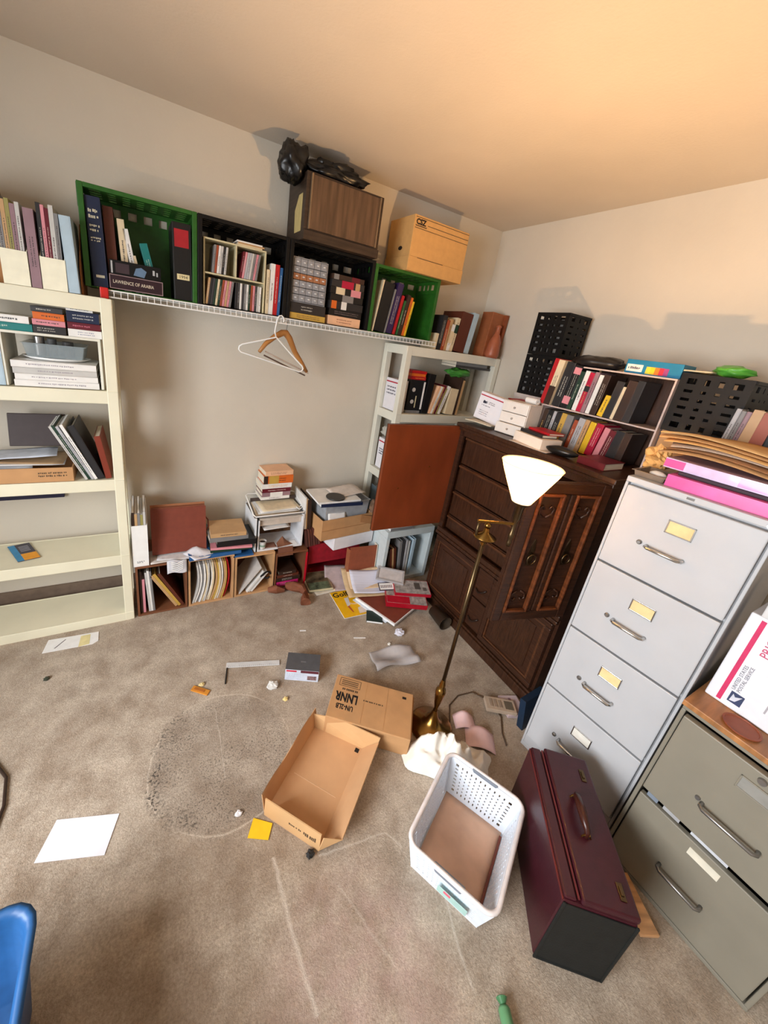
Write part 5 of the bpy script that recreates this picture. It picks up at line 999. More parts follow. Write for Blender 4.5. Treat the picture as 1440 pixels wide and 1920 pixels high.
B().box(0, w, 0, d, 0.0, 0.02).box(0, w, 0, d, h-0.02, h).box(0, 0.009, 0, d, 0.02, h-0.02).box(w-0.009, w, 0, d, 0.02, h-0.02).box(0.009, w-0.009, d-0.006, d, 0.02, h-0.02).box(0.009, w-0.009, 0.0, 0.02, 0.02, 0.066).box(0.009, w-0.009, 0.02, 0.024, 0.066, h-0.02).obj('body', GREYM, t, bevel=0.0025)
gz = [0.070, 0.382, 0.685, 0.988, 1.288]
for k in range(4):
    a, c = gz[k]+0.004, gz[k+1]-0.004
    d_ = box(0.013, w-0.013, -0.010, 0.019, a, c).obj('drawer', GREYM, t, bevel=0.003)
    holder(d_, 0.192, a+0.208, y=-0.010, card=M((226, 222, 212)) if k == 0 else None); pull(d_, 0.180, a+0.120, 0.098, -0.010)
    B().lathe([(0, 0), (0.008, 0), (0.008, 0.006), (0.005, 0.009), (0, 0.009)], n=14, m=T(0.108, -0.010, a+0.122) @ Rx(math.radians(90))).obj('thumb_latch', STEEL, d_)
box(0.17, 0.19, -0.0015, 0.0, h-0.014, h-0.007).obj('lock_slot', M((96, 92, 88), rough=0.3, metal=0.7), t); B().lathe([(0, 0), (0.009, 0), (0.008, 0.006), (0, 0.006)], n=16, m=T(w-0.022, 0.0, h-0.012) @ Rx(math.radians(90))).obj('lock', STEEL, t)
# on the tall cabinet
ZF = 1.3125
t = thing('plastic_tray', 'clear plastic tray of trinkets at the cabinet front corner', 'tray', FM @ T(0.045, 0.10, ZF)); open_tub(B(), 0.085, 0.13, 0.02).obj('tray_body', M((150, 132, 116), rough=0.15, alpha=0.7), t); 
B().blob((0.01, -0.02, 0.016), (0.026, 0.02, 0.012), 2, 0.1, 1.5, 14, 8).obj('glass_bead', M((230, 226, 220), rough=0.1), t, smooth=True)
PK = M((226, 84, 160), rough=0.25, var=0.10, scale=14, coat=0.4); LISHEEN = M((214, 190, 226), rough=0.22, var=0.06, coat=0.4)  # the lilac is the plastic's reflection, put into the binder colour
t = thing('ring_binder', 'pink ring binder lying lowest on the tall filing cabinet', 'binder', FM @ T(0.095, 0.028, ZF)); box(0, 0.285, 0, 0.28, 0, 0.003).obj('bottom_cover', PK, t); box(0, 0.285, 0, 0.28, 0.035, 0.038).obj('top_cover', PK, t); box(0, 0.285, 0, 0.003, 0.003, 0.035).obj('spine', PK, t); box(0.004, 0.281, 0.006, 0.27, 0.004, 0.034).obj('page_block', PAPER, t)
flat_box('notebook', 'thin dark slab standing for the shaded gap between the two pink binders', 'notebook', FM @ T(0.25, 0.19, ZF+0.0385), 0.28, 0.26, 0.010, M((50, 32, 44)))  # dark slab painted in for the shade of the gap between the binders
t = thing('ring_binder', 'shiny pink ring binder with painted lilac sheen on the dark slab', 'binder', FM @ T(0.060, 0.075, ZF+0.0495) @ Rz(math.radians(-1))); box(0, 0.28, 0, 0.26, 0, 0.003).obj('bottom_cover', LISHEEN, t); box(0, 0.28, 0, 0.26, 0.029, 0.032).obj('top_cover', LISHEEN, t); box(0.055, 0.19, 0, 0.003, 0.003, 0.029).obj('spine_sheen', LISHEEN, t); box(0, 0.055, 0, 0.003, 0.003, 0.029).obj('spine_pink', PK, t); box(0.19, 0.28, 0, 0.003, 0.003, 0.029).obj('spine_mauve', M((198, 140, 200), rough=0.2, coat=0.4), t); box(0.004, 0.276, 0.006, 0.25, 0.004, 0.028).obj('page_block', PAPER, t)
names = ['tan', 'brown', 'pale grey', 'golden', 'tan', 'buff']; cc = [(190, 146, 98), (150, 106, 70), (176, 160, 146), (206, 160, 100), (180, 136, 90), (208, 166, 112)]
for i in range(6):
    def fn(u, v, i=i): return (0.40*(u-0.5)+0.02*math.sin(v*3+i), 0.30*(v-0.5), 0.010*math.sin(u*4+1.3+i*0.1)+0.008*math.sin(v*5+i*0.15)-0.022*abs(2*u-1.0)**2+0.004)
    o = B().sheet(fn, 12, 8, 0.003).obj('kraft_folder', M(cc[i], rough=0.75, var=0.06), None, smooth=True); put(o, FM @ T(0.215+0.012*(i % 2), 0.25+0.01*(i % 3), ZF+0.10+0.011*i) @ Rz(math.radians([3, -4, 6, -2, 4, -5][i])))
    tag(o, f"{names[i]} kraft folder, {ORD[i]} from the bottom of the sagging pile on the tall cabinet", 'folder', 'kraft folders on the tall cabinet')
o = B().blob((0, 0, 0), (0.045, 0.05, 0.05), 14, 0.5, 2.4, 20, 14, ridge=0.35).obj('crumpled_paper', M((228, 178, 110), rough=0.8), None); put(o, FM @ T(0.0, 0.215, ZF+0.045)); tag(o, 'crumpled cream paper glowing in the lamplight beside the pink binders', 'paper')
t = thing('book_block', 'flat grey box under the standing books on the tall cabinet', 'box', FM @ T(0.03, 0.42, ZF)); box(0, 0.34, 0, 0.2, 0, 0.10).obj('body', M((120, 108, 98), rough=0.7), t, bevel=0.002)
row([(0.014, 0.16, 0.14, 'silver', 'paperback', 3), (0.014, 0.155, 0.14, 'grey', 'paperback', 3), (0.014, 0.155, 0.14, 'mauve', 'paperback', 3), (0.03, 0.165, 0.14, 'tan', 'folder', 3, {'pr': None}), (0.036, 0.16, 0.14, 'rust', 'folder', 2, {'pr': None}), (0.036, 0.155, 0.14, 'black', 'book', 2, {'pr': None}), (0.03, 0.15, 0.13, 'orange', 'paperback', 3, {'pr': None}), (0.034, 0.17, 0.14, 'pale grey', 'book', 3), (0.02, 0.12, 0.12, 'cream', 'paperback', 4, {'gap': 0.006}), (0.018, 0.155, 0.14, 'light blue', 'paperback', 4), (0.026, 0.17, 0.14, 'charcoal', 'book', 3)],
    'in the row on the tall cabinet', (FM @ Vector((0.085, 0.45, ZF+0.1005)))[:], math.radians(-90)+0.0705, 'books on the tall cabinet')

SM = T(-0.972, -2.1704, 0) @ Rz(FX)
t = thing('filing_cabinet', 'low dull grey two-drawer filing cabinet with wooden top', 'filing cabinet', SM); w, d, h = 0.41, 0.62, 0.716
B().box(0, w, 0, d, 0.0, 0.015).box(0, w, 0, d, h-0.014, h).box(0, 0.011, 0, d, 0.015, h-0.014).box(w-0.011, w, 0, d, 0.015, h-0.014).box(0.011, w-0.011, d-0.006, d, 0.015, h-0.014).obj('body', GREYD, t, bevel=0.0025)
dark = M((30, 28, 28), rough=0.8)
d_ = box(0.015, w-0.015, -0.004, 0.016, 0.022, 0.335).obj('drawer', GREYD, t, bevel=0.003); pull(d_, 0.19, 0.165, 0.11, -0.004, STEEL)
box(0.165, 0.24, -0.0055, -0.004, 0.285, 0.312).obj('paper_label', M((222, 216, 198)), d_)
d_ = box(0.015, w-0.015, -0.018, 0.006, 0.372, 0.694).obj('drawer', GREYD, t, bevel=0.003); pull(d_, 0.20, 0.485, 0.125, -0.018, STEEL)
holder(d_, 0.215, 0.632, 0.10, 0.044, -0.018, card=M((140, 138, 132)), m=GREYD); B().lathe([(0, 0), (0.010, 0), (0.009, 0.008), (0, 0.008)], n=16, m=T(0.20, -0.018, 0.675) @ Rx(math.radians(90))).obj('lock', STEEL, d_)
B().lathe([(0, 0), (0.007, 0), (0.006, 0.006), (0, 0.006)], n=12, m=T(0.125, -0.018, 0.49) @ Rx(math.radians(90))).obj('thumb_latch', STEEL, d_)
box(0.02, w-0.02, 0.02, 0.55, 0.36, 0.365).obj('drawer_tray', dark, t)
for k, (a, c) in enumerate(((0.03, 0.06), (0.075, 0.12), (0.15, 0.24))): box(a, c, 0.004+0.003*k, 0.02, 0.338, 0.370).obj('protruding_paper', M([(126, 136, 150), (170, 170, 172), (206, 208, 214)][k]), t)
box(-0.004, w+0.004, -0.006, d, h, h+0.018).obj('wooden_top', wood((172, 118, 70), stretch=(20, 3, 3), rough=0.45), t, bevel=0.002)
ZT = h+0.0185
t = thing('coaster', 'round reddish brown coaster on the low cabinet', 'coaster', SM @ T(0.115, 0.046, ZT)); B().lathe([(0, 0), (0.040, 0), (0.043, 0.003), (0.043, 0.006), (0.038, 0.006), (0.037, 0.004), (0, 0.004)], n=32).obj('disc', M((138, 70, 42), rough=0.5), t, smooth=False)
t = thing('mailing_box', 'large white postal box standing on the low cabinet', 'mailing box', SM @ T(0.010, 0.098, ZT)); w, h, d = 0.30, 0.31, 0.15
box(0, w, 0, d, 0, h).obj('body', M((228, 228, 234), rough=0.5, var=0.02), t, bevel=0.004); box(0.026, 0.037, -0.0007, 0, 0.01, h-0.01).obj('red_stripe', M((206, 50, 100)), t)
B().prism([(0.048, 0.022), (0.078, 0.022), (0.078, 0.058), (0.048, 0.058)], 'y', -0.0007, 0).obj('logo_block', M((56, 66, 100)), t); B().prism([(0.052, 0.026), (0.064, 0.030), (0.074, 0.054), (0.060, 0.044), (0.054, 0.052)], 'y', -0.0012, -0.0007).obj('eagle_mark', M((210, 214, 226)), t)
PT = M((120, 122, 134))
for k, s in enumerate(('UNITED STATES', 'POSTAL SERVICE')): lettering(t, s, PT, (0.052+0.012*k, -0.001, 0.064), (0, 0, 1), (-1, 0, 0), 0.0125)
for k, s in enumerate(('PRIORITY', 'MAIL')): lettering(t, s, M((196, 70, 110)), (0.075+0.03*k, -0.001, 0.20), (0, 0, 1), (-1, 0, 0), 0.028)
b = B()
for k in range(4): b.box(0.12+k*0.012, 0.124+k*0.012, -0.0007, 0, 0.05, 0.12)
b.obj('small_print', M((170, 168, 176)), t)
t = thing('mailing_box', 'flat white box lying on the large postal box', 'mailing box', SM @ T(0.03, 0.092, ZT+0.3105)); box(0, 0.28, 0, 0.16, 0, 0.07).obj('body', M((214, 214, 214), rough=0.5), t, bevel=0.003); b = B(); dashes(b, 0.03, 0.15, 0.02, 0.05, 0, 2, random.Random(3)); b.obj('print', M((90, 92, 98)), t)

# ================================================================ brass floor lamp
LX, LY = -1.282, -1.552; SX, SY = -1.19, -1.592
t = thing('floor_lamp', 'brass swing-arm floor lamp with lit white glass shade', 'lamp', T(LX, LY, 0))
B().lathe([(0, 0), (0.096, 0), (0.099, 0.006), (0.096, 0.014), (0.085, 0.024), (0.05, 0.036), (0.03, 0.055), (0.016, 0.085), (0.010, 0.11)], n=40).obj('base', BRASS, t, smooth=True)
B().lathe([(0.009, 0.10), (0.008, 0.125), (0.015, 0.16), (0.021, 0.205), (0.023, 0.225), (0.019, 0.24), (0.012, 0.248), (0.014, 0.262), (0.010, 0.28), (0.0085, 0.29)], n=24).obj('spindle', BRASS, t, smooth=True)
B().tube([(0, 0, 0.28), (0, 0, 0.975)], 0.0082, 14).obj('pole', BRASSD, t, smooth=True)
B().lathe([(0.0085, 0.965), (0.014, 0.975), (0.016, 0.985), (0.03, 0.99), (0.042, 0.998), (0.042, 1.0), (0.012, 1.018), (0.010, 1.034), (0, 1.036)], n=28).obj('swivel_cone', BRASS, t, smooth=True)
B().tube([(0, 0, 0.975), (-0.03, 0.012, 0.995), (-0.034, 0.014, 1.02), (-0.034, 0.014, 1.062)], 0.0055, 10).obj('bracket', BRASSD, t, smooth=True)
ax, ay = SX-LX, SY-LY
aL = math.hypot(ax+0.034, ay-0.014); am = T(-0.034, 0.014, 1.062) @ Rz(math.atan2(ay-0.014, ax+0.034))
box(-0.008, aL, -0.0055, 0.0055, -0.005, 0.005).obj('swing_arm', BRASS, t, bevel=0.002, m=am)
B().lathe([(0.0, 1.036), (0.012, 1.04), (0.013, 1.05), (0.0, 1.06)], n=16).obj('finial', BRASS, t, smooth=True)
B().lathe([(0.0, 0.965), (0.007, 0.967), (0.009, 0.985), (0.006, 0.995), (0.010, 1.005), (0.011, 1.02), (0.007, 1.03), (0.008, 1.07), (0.014, 1.085), (0.016, 1.13), (0.03, 1.148), (0.034, 1.152), (0.0, 1.153)], (ax, ay, 0), n=24).obj('socket', BRASSD, t, smooth=True)
GS = bpy.data.materials.new('lamp_glass'); GS.use_nodes = True; nt = GS.node_tree; bs = nt.nodes['Principled BSDF']
nz = nt.nodes.new('ShaderNodeTexNoise'); nz.inputs['Scale'].default_value = 8; rp = nt.nodes.new('ShaderNodeValToRGB'); rp.color_ramp.elements[0].color = (1.0, 0.80, 0.52, 1); rp.color_ramp.elements[1].color = (1.0, 0.86, 0.60, 1)
nt.links.new(nz.outputs['Fac'], rp.inputs[0]); nt.links.new(rp.outputs[0], bs.inputs['Emission Color']); bs.inputs['Base Color'].default_value = (0.9, 0.85, 0.75, 1); bs.inputs['Roughness'].default_value = 0.3; bs.inputs['Emission Strength'].default_value = 0.55
trn = nt.nodes.new('ShaderNodeBsdfTranslucent'); trn.inputs[0].default_value = (1.0, 0.9, 0.72, 1); mxs = nt.nodes.new('ShaderNodeMixShader'); mxs.inputs[0].default_value = 0.6
nt.links.new(bs.outputs[0], mxs.inputs[1]); nt.links.new(trn.outputs[0], mxs.inputs[2]); nt.links.new(mxs.outputs[0], nt.nodes['Material Output'].inputs[0])
B().lathe([(0.033, 1.150), (0.040, 1.165), (0.066, 1.215), (0.092, 1.268), (0.101, 1.290), (0.104, 1.294), (0.102, 1.296), (0.097, 1.288), (0.086, 1.262), (0.061, 1.212), (0.036, 1.163), (0.030, 1.152)], (ax, ay, 0), n=40).obj('shade', GS, t, smooth=True, label='glowing white glass shade')
bulbm = bpy.data.materials.new('bulb'); bulbm.use_nodes = True; q = bulbm.node_tree.nodes['Principled BSDF']; q.inputs['Emission Color'].default_value = (1, 0.75, 0.42, 1); q.inputs['Emission Strength'].default_value = 6
B().blob((ax, ay, 1.195), (0.02, 0.02, 0.03), 1, 0.0, 1, 16, 10).obj('bulb', bulbm, t, smooth=True)
l = bpy.data.lights.new('lamp_light', 'POINT'); l.energy = 78; l.color = (1.0, 0.58, 0.25); l.shadow_soft_size = 0.03
lo = bpy.data.objects.new('lamp_light', l); COL.objects.link(lo); lo.parent = t; lo.location = (ax, ay, 1.226)
o = B().tube([(0.10, -0.02, 0.004), (0.16, 0.05, 0.004), (0.24, 0.075, 0.004), (0.33, 0.06, 0.004), (0.38, -0.02, 0.004), (0.36, -0.10, 0.004), (0.30, -0.16, 0.004), (0.27, -0.21, 0.004)], 0.0032, 6).obj('power_cord', M((86, 66, 50), rough=0.5), t, smooth=True)

# ================================================================ carpet clutter
def frame2(ax_, ay_, bx, by): return T(ax_, ay_, 0) @ Rz(math.atan2(by-ay_, bx-ax_))
# printed carton
cm = frame2(-1.748, -1.380, -1.475, -1.607)
t = thing('cardboard_box', 'closed brown cardboard box printed LNNR beside the lamp', 'box', cm); w, d, h = 0.368, 0.225, 0.098
box(0, w, 0, d, 0, h).obj('body', KRAFT, t, bevel=0.003)
# the box's long side runs to the right, its far side is +y; print reads from the far side
rgt, upv = (-1, 0, 0), (0, -1, 0)
lettering(t, 'LNNR', INK, (0.120, 0.132, h+0.0004), rgt, upv, 0.062, stretchx=0.62, bold=0.0022)
lettering(t, 'UN-2LB', INK, (0.108, 0.074, h+0.0004), rgt, upv, 0.034, stretchx=0.68, bold=0.001)
b = B(); rr = random.Random(9); x_ = 0.04
while x_ < 0.108: b.box(x_, x_+0.006, 0.148, 0.158, h, h+0.0005); x_ += rr.choice((0.0075, 0.0075, 0.011))
x_ = 0.145
while x_ < 0.235: b.box(x_, x_+0.005, 0.118, 0.124, h, h+0.0005); x_ += rr.choice((0.0062, 0.0062, 0.010))
b.obj('faded_print', FADED, t)
b = B()
for (a, c, e, g) in ((0.02, 0.12, 0.168, 0.170), (0.02, 0.12, 0.210, 0.212), (0.02, 0.022, 0.17, 0.21), (0.118, 0.12, 0.17, 0.21)): b.box(a, c, e, g, h, h+0.0005)
for k in range(3): b.box(0.03, 0.108, 0.177+k*0.010, 0.181+k*0.010, h, h+0.0005)
b.obj('printed_panel', FADED, t); box(0.318, 0.336, 0.185, 0.197, h, h+0.0005).obj('printed_mark', INK, t)
box(0.15, 0.1506, 0.01, d-0.005, h, h+0.0006).obj('fold_crease', KRAFTD, t); box(0.25, 0.2506, 0.01, d-0.005, h, h+0.0006).obj('fold_crease', KRAFTD, t); box(w, w+0.004, 0.02, d-0.01, 0.01, h-0.006).obj('end_flap', KRAFTD, t)
# open tray
om = frame2(-2.062, -1.574, -1.915, -1.763)
t = thing('cardboard_tray', 'open shallow cardboard tray lying in the middle of the carpet', 'box', om); w, d, h, e = 0.222, 0.385, 0.088, 0.004
KI = M((202, 158, 116), rough=0.85, var=0.04, scale=10); KO = M((206, 164, 116), rough=0.8, var=0.04, scale=10)
box(0, w, 0, d, 0, e).obj('bottom_panel', KI, t); 
box(0, w, 0, e, e, h).obj('front_panel', KO, t)
b = B().sheet(lambda u, v: (0.0-0.018*v, e+(d-e)*u, e+(h+0.006*math.sin(u*11))*v), 10, 3, 0.001); b.quadplate([(0, e, e), (0, d, e), (-0.016, d, h), (-0.016, e, h)], -0.003); b.obj('side_panel', KI, t)
b = B().quadplate([(w, 0.03, e), (w, d, e), (w+0.062, d, h-0.010), (w+0.066, 0.03, h-0.016)], -0.003); b.obj('side_panel', KI, t)
b = B().quadplate([(w, 0.0, e), (w, 0.03, e), (w+0.066, 0.03, h-0.016), (w+0.012, -0.002, h)], -0.003); b.obj('corner_flap', KO, t)
b = B(); pts = [(-0.006, d-0.02, e), (w+0.05, d, e), (w+0.062, d+0.006, h+0.010), (w*0.6, d+0.002, h+0.006), (w*0.25, d-0.008, h-0.002), (-0.014, d-0.02, h-0.014)]
b.add(pts+[(x, y+0.004, z) for x, y, z in pts], [(0, 1, 2, 3, 4, 5), (11, 10, 9, 8, 7, 6), (0, 6, 7, 1), (1, 7, 8, 2), (2, 8, 9, 3), (3, 9, 10, 4), (4, 10, 11, 5), (5, 11, 6, 0)]); b.obj('back_panel', KO, t)
b = B(); b.box(0.02, w-0.02, 0.165, 0.167, e, e+0.0006); b.obj('fold_crease', M((222, 184, 146)), t); box(0.195, 0.212, d-0.03, d-0.012, e, e+0.0006).obj('slot', INK, t)
b = B(); dashes(b, 0.10, 0.152, 0.036, 0.05, 0, 1, random.Random(2)); dashes(b, 0.158, 0.212, 0.032, 0.054, 0, 1, random.Random(5), fill=0.9); b.obj('faded_print', FADED, t)
# white basket
bm_ = T(-1.478, -1.950, 0) @ Rz(math.radians(26))
t = thing('plastic_basket', 'white perforated plastic basket lined with brown card', 'basket', bm_); BW = M((226, 234, 244), rough=0.35, var=0.02)
w, d, h = 0.352, 0.272, 0.158; lo_ = 0.84; V = Vector
o4 = [(-w/2, -d/2), (w/2, -d/2), (w/2, d/2), (-w/2, d/2)]; l4 = [(x*lo_, y*lo_) for x, y in o4]
for i in range(4):
    j = (i+1) % 4; n_ = 12 if i % 2 else 14
    B().lattice([V(l4[i]+(0.004,)), V(l4[j]+(0.004,)), V(o4[j]+(h-0.004,)), V(o4[i]+(h-0.004,))], n_, 8, 0.72, 0.62, -0.003, 0.10, 0.12).obj('wall_panel', BW, t)
box(l4[0][0], l4[1][0], l4[0][1], l4[2][1], 0, 0.004).obj('bottom_panel', BW, t)
rc = 0.03; rim = []
for (cx_, cy_, a0) in ((w/2-rc, d/2-rc, 0), (-w/2+rc, d/2-rc, 90), (-w/2+rc, -d/2+rc, 180), (w/2-rc, -d/2+rc, 270)):
    for k in range(6): a = math.radians(a0+k*18); rim.append((cx_+(rc+0.006)*math.cos(a), cy_+(rc+0.006)*math.sin(a), h))
B().tube(rim, 0.0075, 8, closed=True).obj('rim', M((232, 226, 226), rough=0.3), t, smooth=True)
HG = M((126, 134, 146), rough=0.4)
for s in (-1, 1):
    B().prism([(-0.05, h+0.004), (0.05, h+0.004), (0.042, h-0.024), (-0.042, h-0.024)], 'x', s*(w/2+0.002)-0.006, s*(w/2+0.002)+0.008).obj('grip', HG, t, bevel=0.004)
t2 = thing('card_sheet', 'brown card sheet lying in the bottom of the white basket', 'card', bm_ @ T(0.008, 0.0, 0.0045))
CRD = M((206, 170, 146), rough=0.7, var=0.10, scale=9)
B().sheet(lambda u, v: ((u-0.5)*w*0.80, (v-0.5)*d*0.79, 0.004+0.004*math.sin(u*5)*v), 10, 8, 0.003).obj('sheet', CRD, t2, smooth=True)
B().prism([(-0.12, -0.004), (0.12, -0.004), (0.12, 0.004), (-0.12, 0.004)], 'z', 0.004, 0.009, m=T(0.0, -d*0.395, 0.002)).obj('dark_edge', M((112, 56, 44)), t2)
lbp = B().quadplate([(-w/2*0.985-0.0035, 0.02, 0.085), (-w/2*0.985-0.0035, -0.075, 0.085), (-w/2*0.90-0.0035, -0.075, 0.03), (-w/2*0.90-0.0035, 0.02, 0.03)], -0.0006); lb_ = lbp.obj('paper_label', M((176, 214, 208)), t)
B().quadplate([(-w/2*0.975-0.0045, 0.0, 0.08), (-w/2*0.975-0.0045, -0.022, 0.08), (-w/2*0.95-0.0045, -0.022, 0.062), (-w/2*0.95-0.0045, 0.0, 0.062)], -0.0006).obj('pink_print', M((226, 110, 130)), lb_)
# maroon sample case
km = frame2(-1.450, -2.234, -1.306, -2.358)
t = thing('sample_case', 'maroon leather sample case with black end and brass latches', 'case', km); w, d, h = 0.19, 0.43, 0.285
MR = M((60, 16, 27), rough=0.36, var=0.08, bump=0.12, bscale=260, spec=0.5); BKL = M((18, 22, 22), rough=0.6, var=0.15, bump=0.15, bscale=200)
box(0, w, 0.004, d, 0, h).obj('body', MR, t, bevel=0.006)
B().box(0.004, w-0.004, 0.0, 0.004, 0.004, h-0.004).obj('end_panel', BKL, t, bevel=0.001); B().box(0.0, 0.008, -0.002, 0.004, 0, h).box(w-0.008, w, -0.002, 0.004, 0, h).box(0.008, w-0.008, -0.002, 0.004, 0, 0.008).obj('end_binding', BKL, t, bevel=0.002)
box(0.004, 0.036, 0.01, d-0.004, h, h+0.010).obj('front_lip', MR, t, bevel=0.004)
lid = B(); lid.box(0.046, w+0.001, 0.006, d-0.002, h, h+0.022); lo2 = lid.obj('lid', MR, t, bevel=0.006)
B().tube([(0.040, 0.012, h+0.012), (0.040, d-0.01, h+0.012)], 0.003, 6).obj('piping', M((96, 36, 36), rough=0.3), t); B().tube([(0.002, 0.008, h-0.002), (0.002, d-0.006, h-0.002)], 0.003, 6).obj('piping', M((96, 36, 36), rough=0.3), t)
B().tube([(0.105, 0.165, h+0.022), (0.104, 0.168, h+0.042), (0.098, 0.185, h+0.056), (0.096, 0.22, h+0.062), (0.098, 0.255, h+0.056), (0.104, 0.272, h+0.042), (0.105, 0.275, h+0.022)], [0.006, 0.008, 0.011, 0.013, 0.011, 0.008, 0.006], 10).obj('handle', M((62, 28, 20), rough=0.3), t, smooth=True)
for y in (0.165, 0.275): B().tube([(0.118, y, h+0.022), (0.112, y, h+0.034), (0.098, y, h+0.034), (0.092, y, h+0.022)], 0.0028, 6).obj('handle_ring', BRASS, t)
for y in (0.055, 0.36):
    p_ = box(0.150, 0.166, y-0.020, y+0.020, h+0.022, h+0.025).obj('latch', BRASSD, t, bevel=0.001); box(0.154, 0.162, y-0.010, y+0.012, h+0.025, h+0.028).obj('latch_button', BRASSD, p_, bevel=0.001)
# rag, pink paper, chargers
def cloth(label, mw, R, H, mat, seed, name='cloth_rag', cat='cloth', n=46, m_=22, lob=0.25):
    t = thing(name, label, cat, mw); vs = []; fs = []
    for j in range(m_+1):
        u = j/m_
        for i in range(n):
            a = 2*math.pi*i/n; rr_ = u*(1+lob*noise.noise(Vector((math.cos(a)*1.6+seed, math.sin(a)*1.6, 0.3))))
            x, y = R[0]*rr_*math.cos(a), R[1]*rr_*math.sin(a)
            q = Vector((x*14+seed, y*14, seed)); rid = 1-abs(noise.noise(q)*1.9); r2 = 1-abs(noise.noise(q*2.2)*1.7)
            z = H*(max(0, 1-u**2.2))*(0.35+0.55*rid+0.22*r2)*(0.7+0.6*noise.noise(Vector((x*6, y*6, seed*2)))) + 0.006*(1-u)+0.003
            if j == m_: z = 0.0
            vs.append((x, y, max(z, 0.0)))
    for j in range(m_):
        for i in range(n): fs.append((j*n+i, (j+1)*n+i, (j+1)*n+(i+1) % n, j*n+(i+1) % n))
    B().add(vs, fs).obj('crumpled_cloth', mat, t, smooth=True)
cloth('crumpled white cloth heaped between lamp and basket', T(-1.315, -1.698, 0.002) @ Rz(math.radians(-28)), (0.185, 0.088), 0.19, M((236, 230, 220), rough=0.85, var=0.03), 4.0)
PKP = M((238, 206, 210), rough=0.7, var=0.03)
for k, (x, y, a, lb, w_, d_2) in enumerate(((-1.115, -1.60, -0.5, 'folded pink paper by the lamp base, farther of two', 0.10, 0.07), (-1.11, -1.695, -0.7, 'curled pink paper beside the white cloth, nearer of two', 0.13, 0.09))):
    o = B().sheet(lambda u, v, w_=w_, d_2=d_2: (w_*(u-0.5), d_2*(v-0.5), 0.035*math.sin(math.pi*u)*(0.5+0.5*v)+0.002), 10, 6, 0.001).obj('pink_paper', PKP, None, smooth=True); put(o, T(x, y, 0.0) @ Rz(a)); tag(o, lb, 'paper')
t = flat_box('calculator', 'beige electronic gadget lying beside the tall filing cabinet', 'gadget', T(-0.895, -1.615, 0.012) @ Rz(math.radians(-34)), 0.145, 0.07, 0.022, M((186, 166, 146), rough=0.5), None)
box(0.02, 0.06, -0.022, 0.022, 0.022, 0.0235).obj('screen', M((110, 100, 86), rough=0.3), t); b = B()
for k in range(3): b.box(-0.055+k*0.022, -0.041+k*0.022, -0.02, 0.02, 0.022, 0.025)
b.obj('buttons', M((160, 140, 122)), t)
flat_box('blister_pack', 'pinkish blister pack standing behind the beige gadget', 'pack', T(-0.825, -1.635, 0.0) @ Rz(math.radians(-22)), 0.10, 0.11, 0.018, M((206, 186, 190), rough=0.5), None, ((-0.006, 0.008, 0.0, 0.04, M((150, 120, 130))),))
t = flat_box('flat_box', 'dark blue book leaning between wardrobe and tall cabinet', 'book', T(-0.80, -1.706, 0.0) @ Rz(0.05) @ Rx(math.radians(80)), 0.16, 0.3, 0.03, M((24, 44, 66), rough=0.4))
# grey product box, ruler, rod
gm = frame2(-1.818, -1.066, -1.672, -1.140)
t = thing('product_box', 'small grey-topped product box lying on the carpet', 'box', gm); w, d, h = 0.165, 0.105, 0.068
box(0, w, 0, d, 0, h).obj('body', M((206, 214, 230), rough=0.4), t, bevel=0.001); box(-0.0005, w+0.0005, 0.0, d, h, h+0.0012).obj('grey_top', M((84, 84, 88), rough=0.35), t); box(0.07, 0.095, 0.048, 0.056, h+0.0012, h+0.0016).obj('faint_logo', M((112, 112, 116)), t)
box(0.005, 0.055, -0.0006, 0, h-0.013, h-0.004).obj('red_print', M((206, 40, 66)), t); box(0.075, w-0.002, -0.0006, 0, h-0.016, h-0.001).obj('maroon_print', M((92, 36, 48)), t); box(0.11, w-0.01, -0.0006, 0, 0.01, 0.035).obj('picture_print', M((140, 110, 112), var=0.4, scale=80), t)
b = B(); dashes(b, 0.01, 0.08, 0.008, 0.046, 0, 4, random.Random(6), fill=0.25); b.obj('small_print', M((160, 172, 194)), t)
rm_ = frame2(-2.062, -0.888, -1.80, -0.968)
t = thing('ruler', 'white ruler lying left of the product box', 'ruler', rm_ @ T(0, -0.012, 0.003)); box(0, 0.262, 0, 0.03, 0, 0.004).obj('blade', M((206, 206, 206), rough=0.4, var=0.05), t, bevel=0.001); b = B()
for k in range(24): b.box(0.012+k*0.010, 0.013+k*0.010, 0.001, 0.007 if k % 5 else 0.012, 0.004, 0.0043)
b.obj('tick_marks', M((130, 130, 132)), t)
o = B().tube([(-2.052, -0.872, 0.004), (-2.085, -0.990, 0.004)], 0.003, 6).obj('pencil', INK, None); tag(o, 'thin black rod lying across the ruler end', 'rod')
# plastic sleeve
o = B().sheet(lambda u, v: ((u-0.5)*0.26, (v-0.5)*0.12+0.012*math.sin(u*4), 0.012+0.010*math.sin(u*7+v*3)+0.008*math.sin(v*8)), 16, 10, 0.0008).obj('plastic_wrap', M((206, 202, 204), rough=0.25, alpha=0.55, var=0.05), None, smooth=True); put(o, T(-1.23, -1.165, 0.010) @ Rz(math.radians(-6))); tag(o, 'crinkled clear plastic wrap lying behind the printed carton', 'plastic')
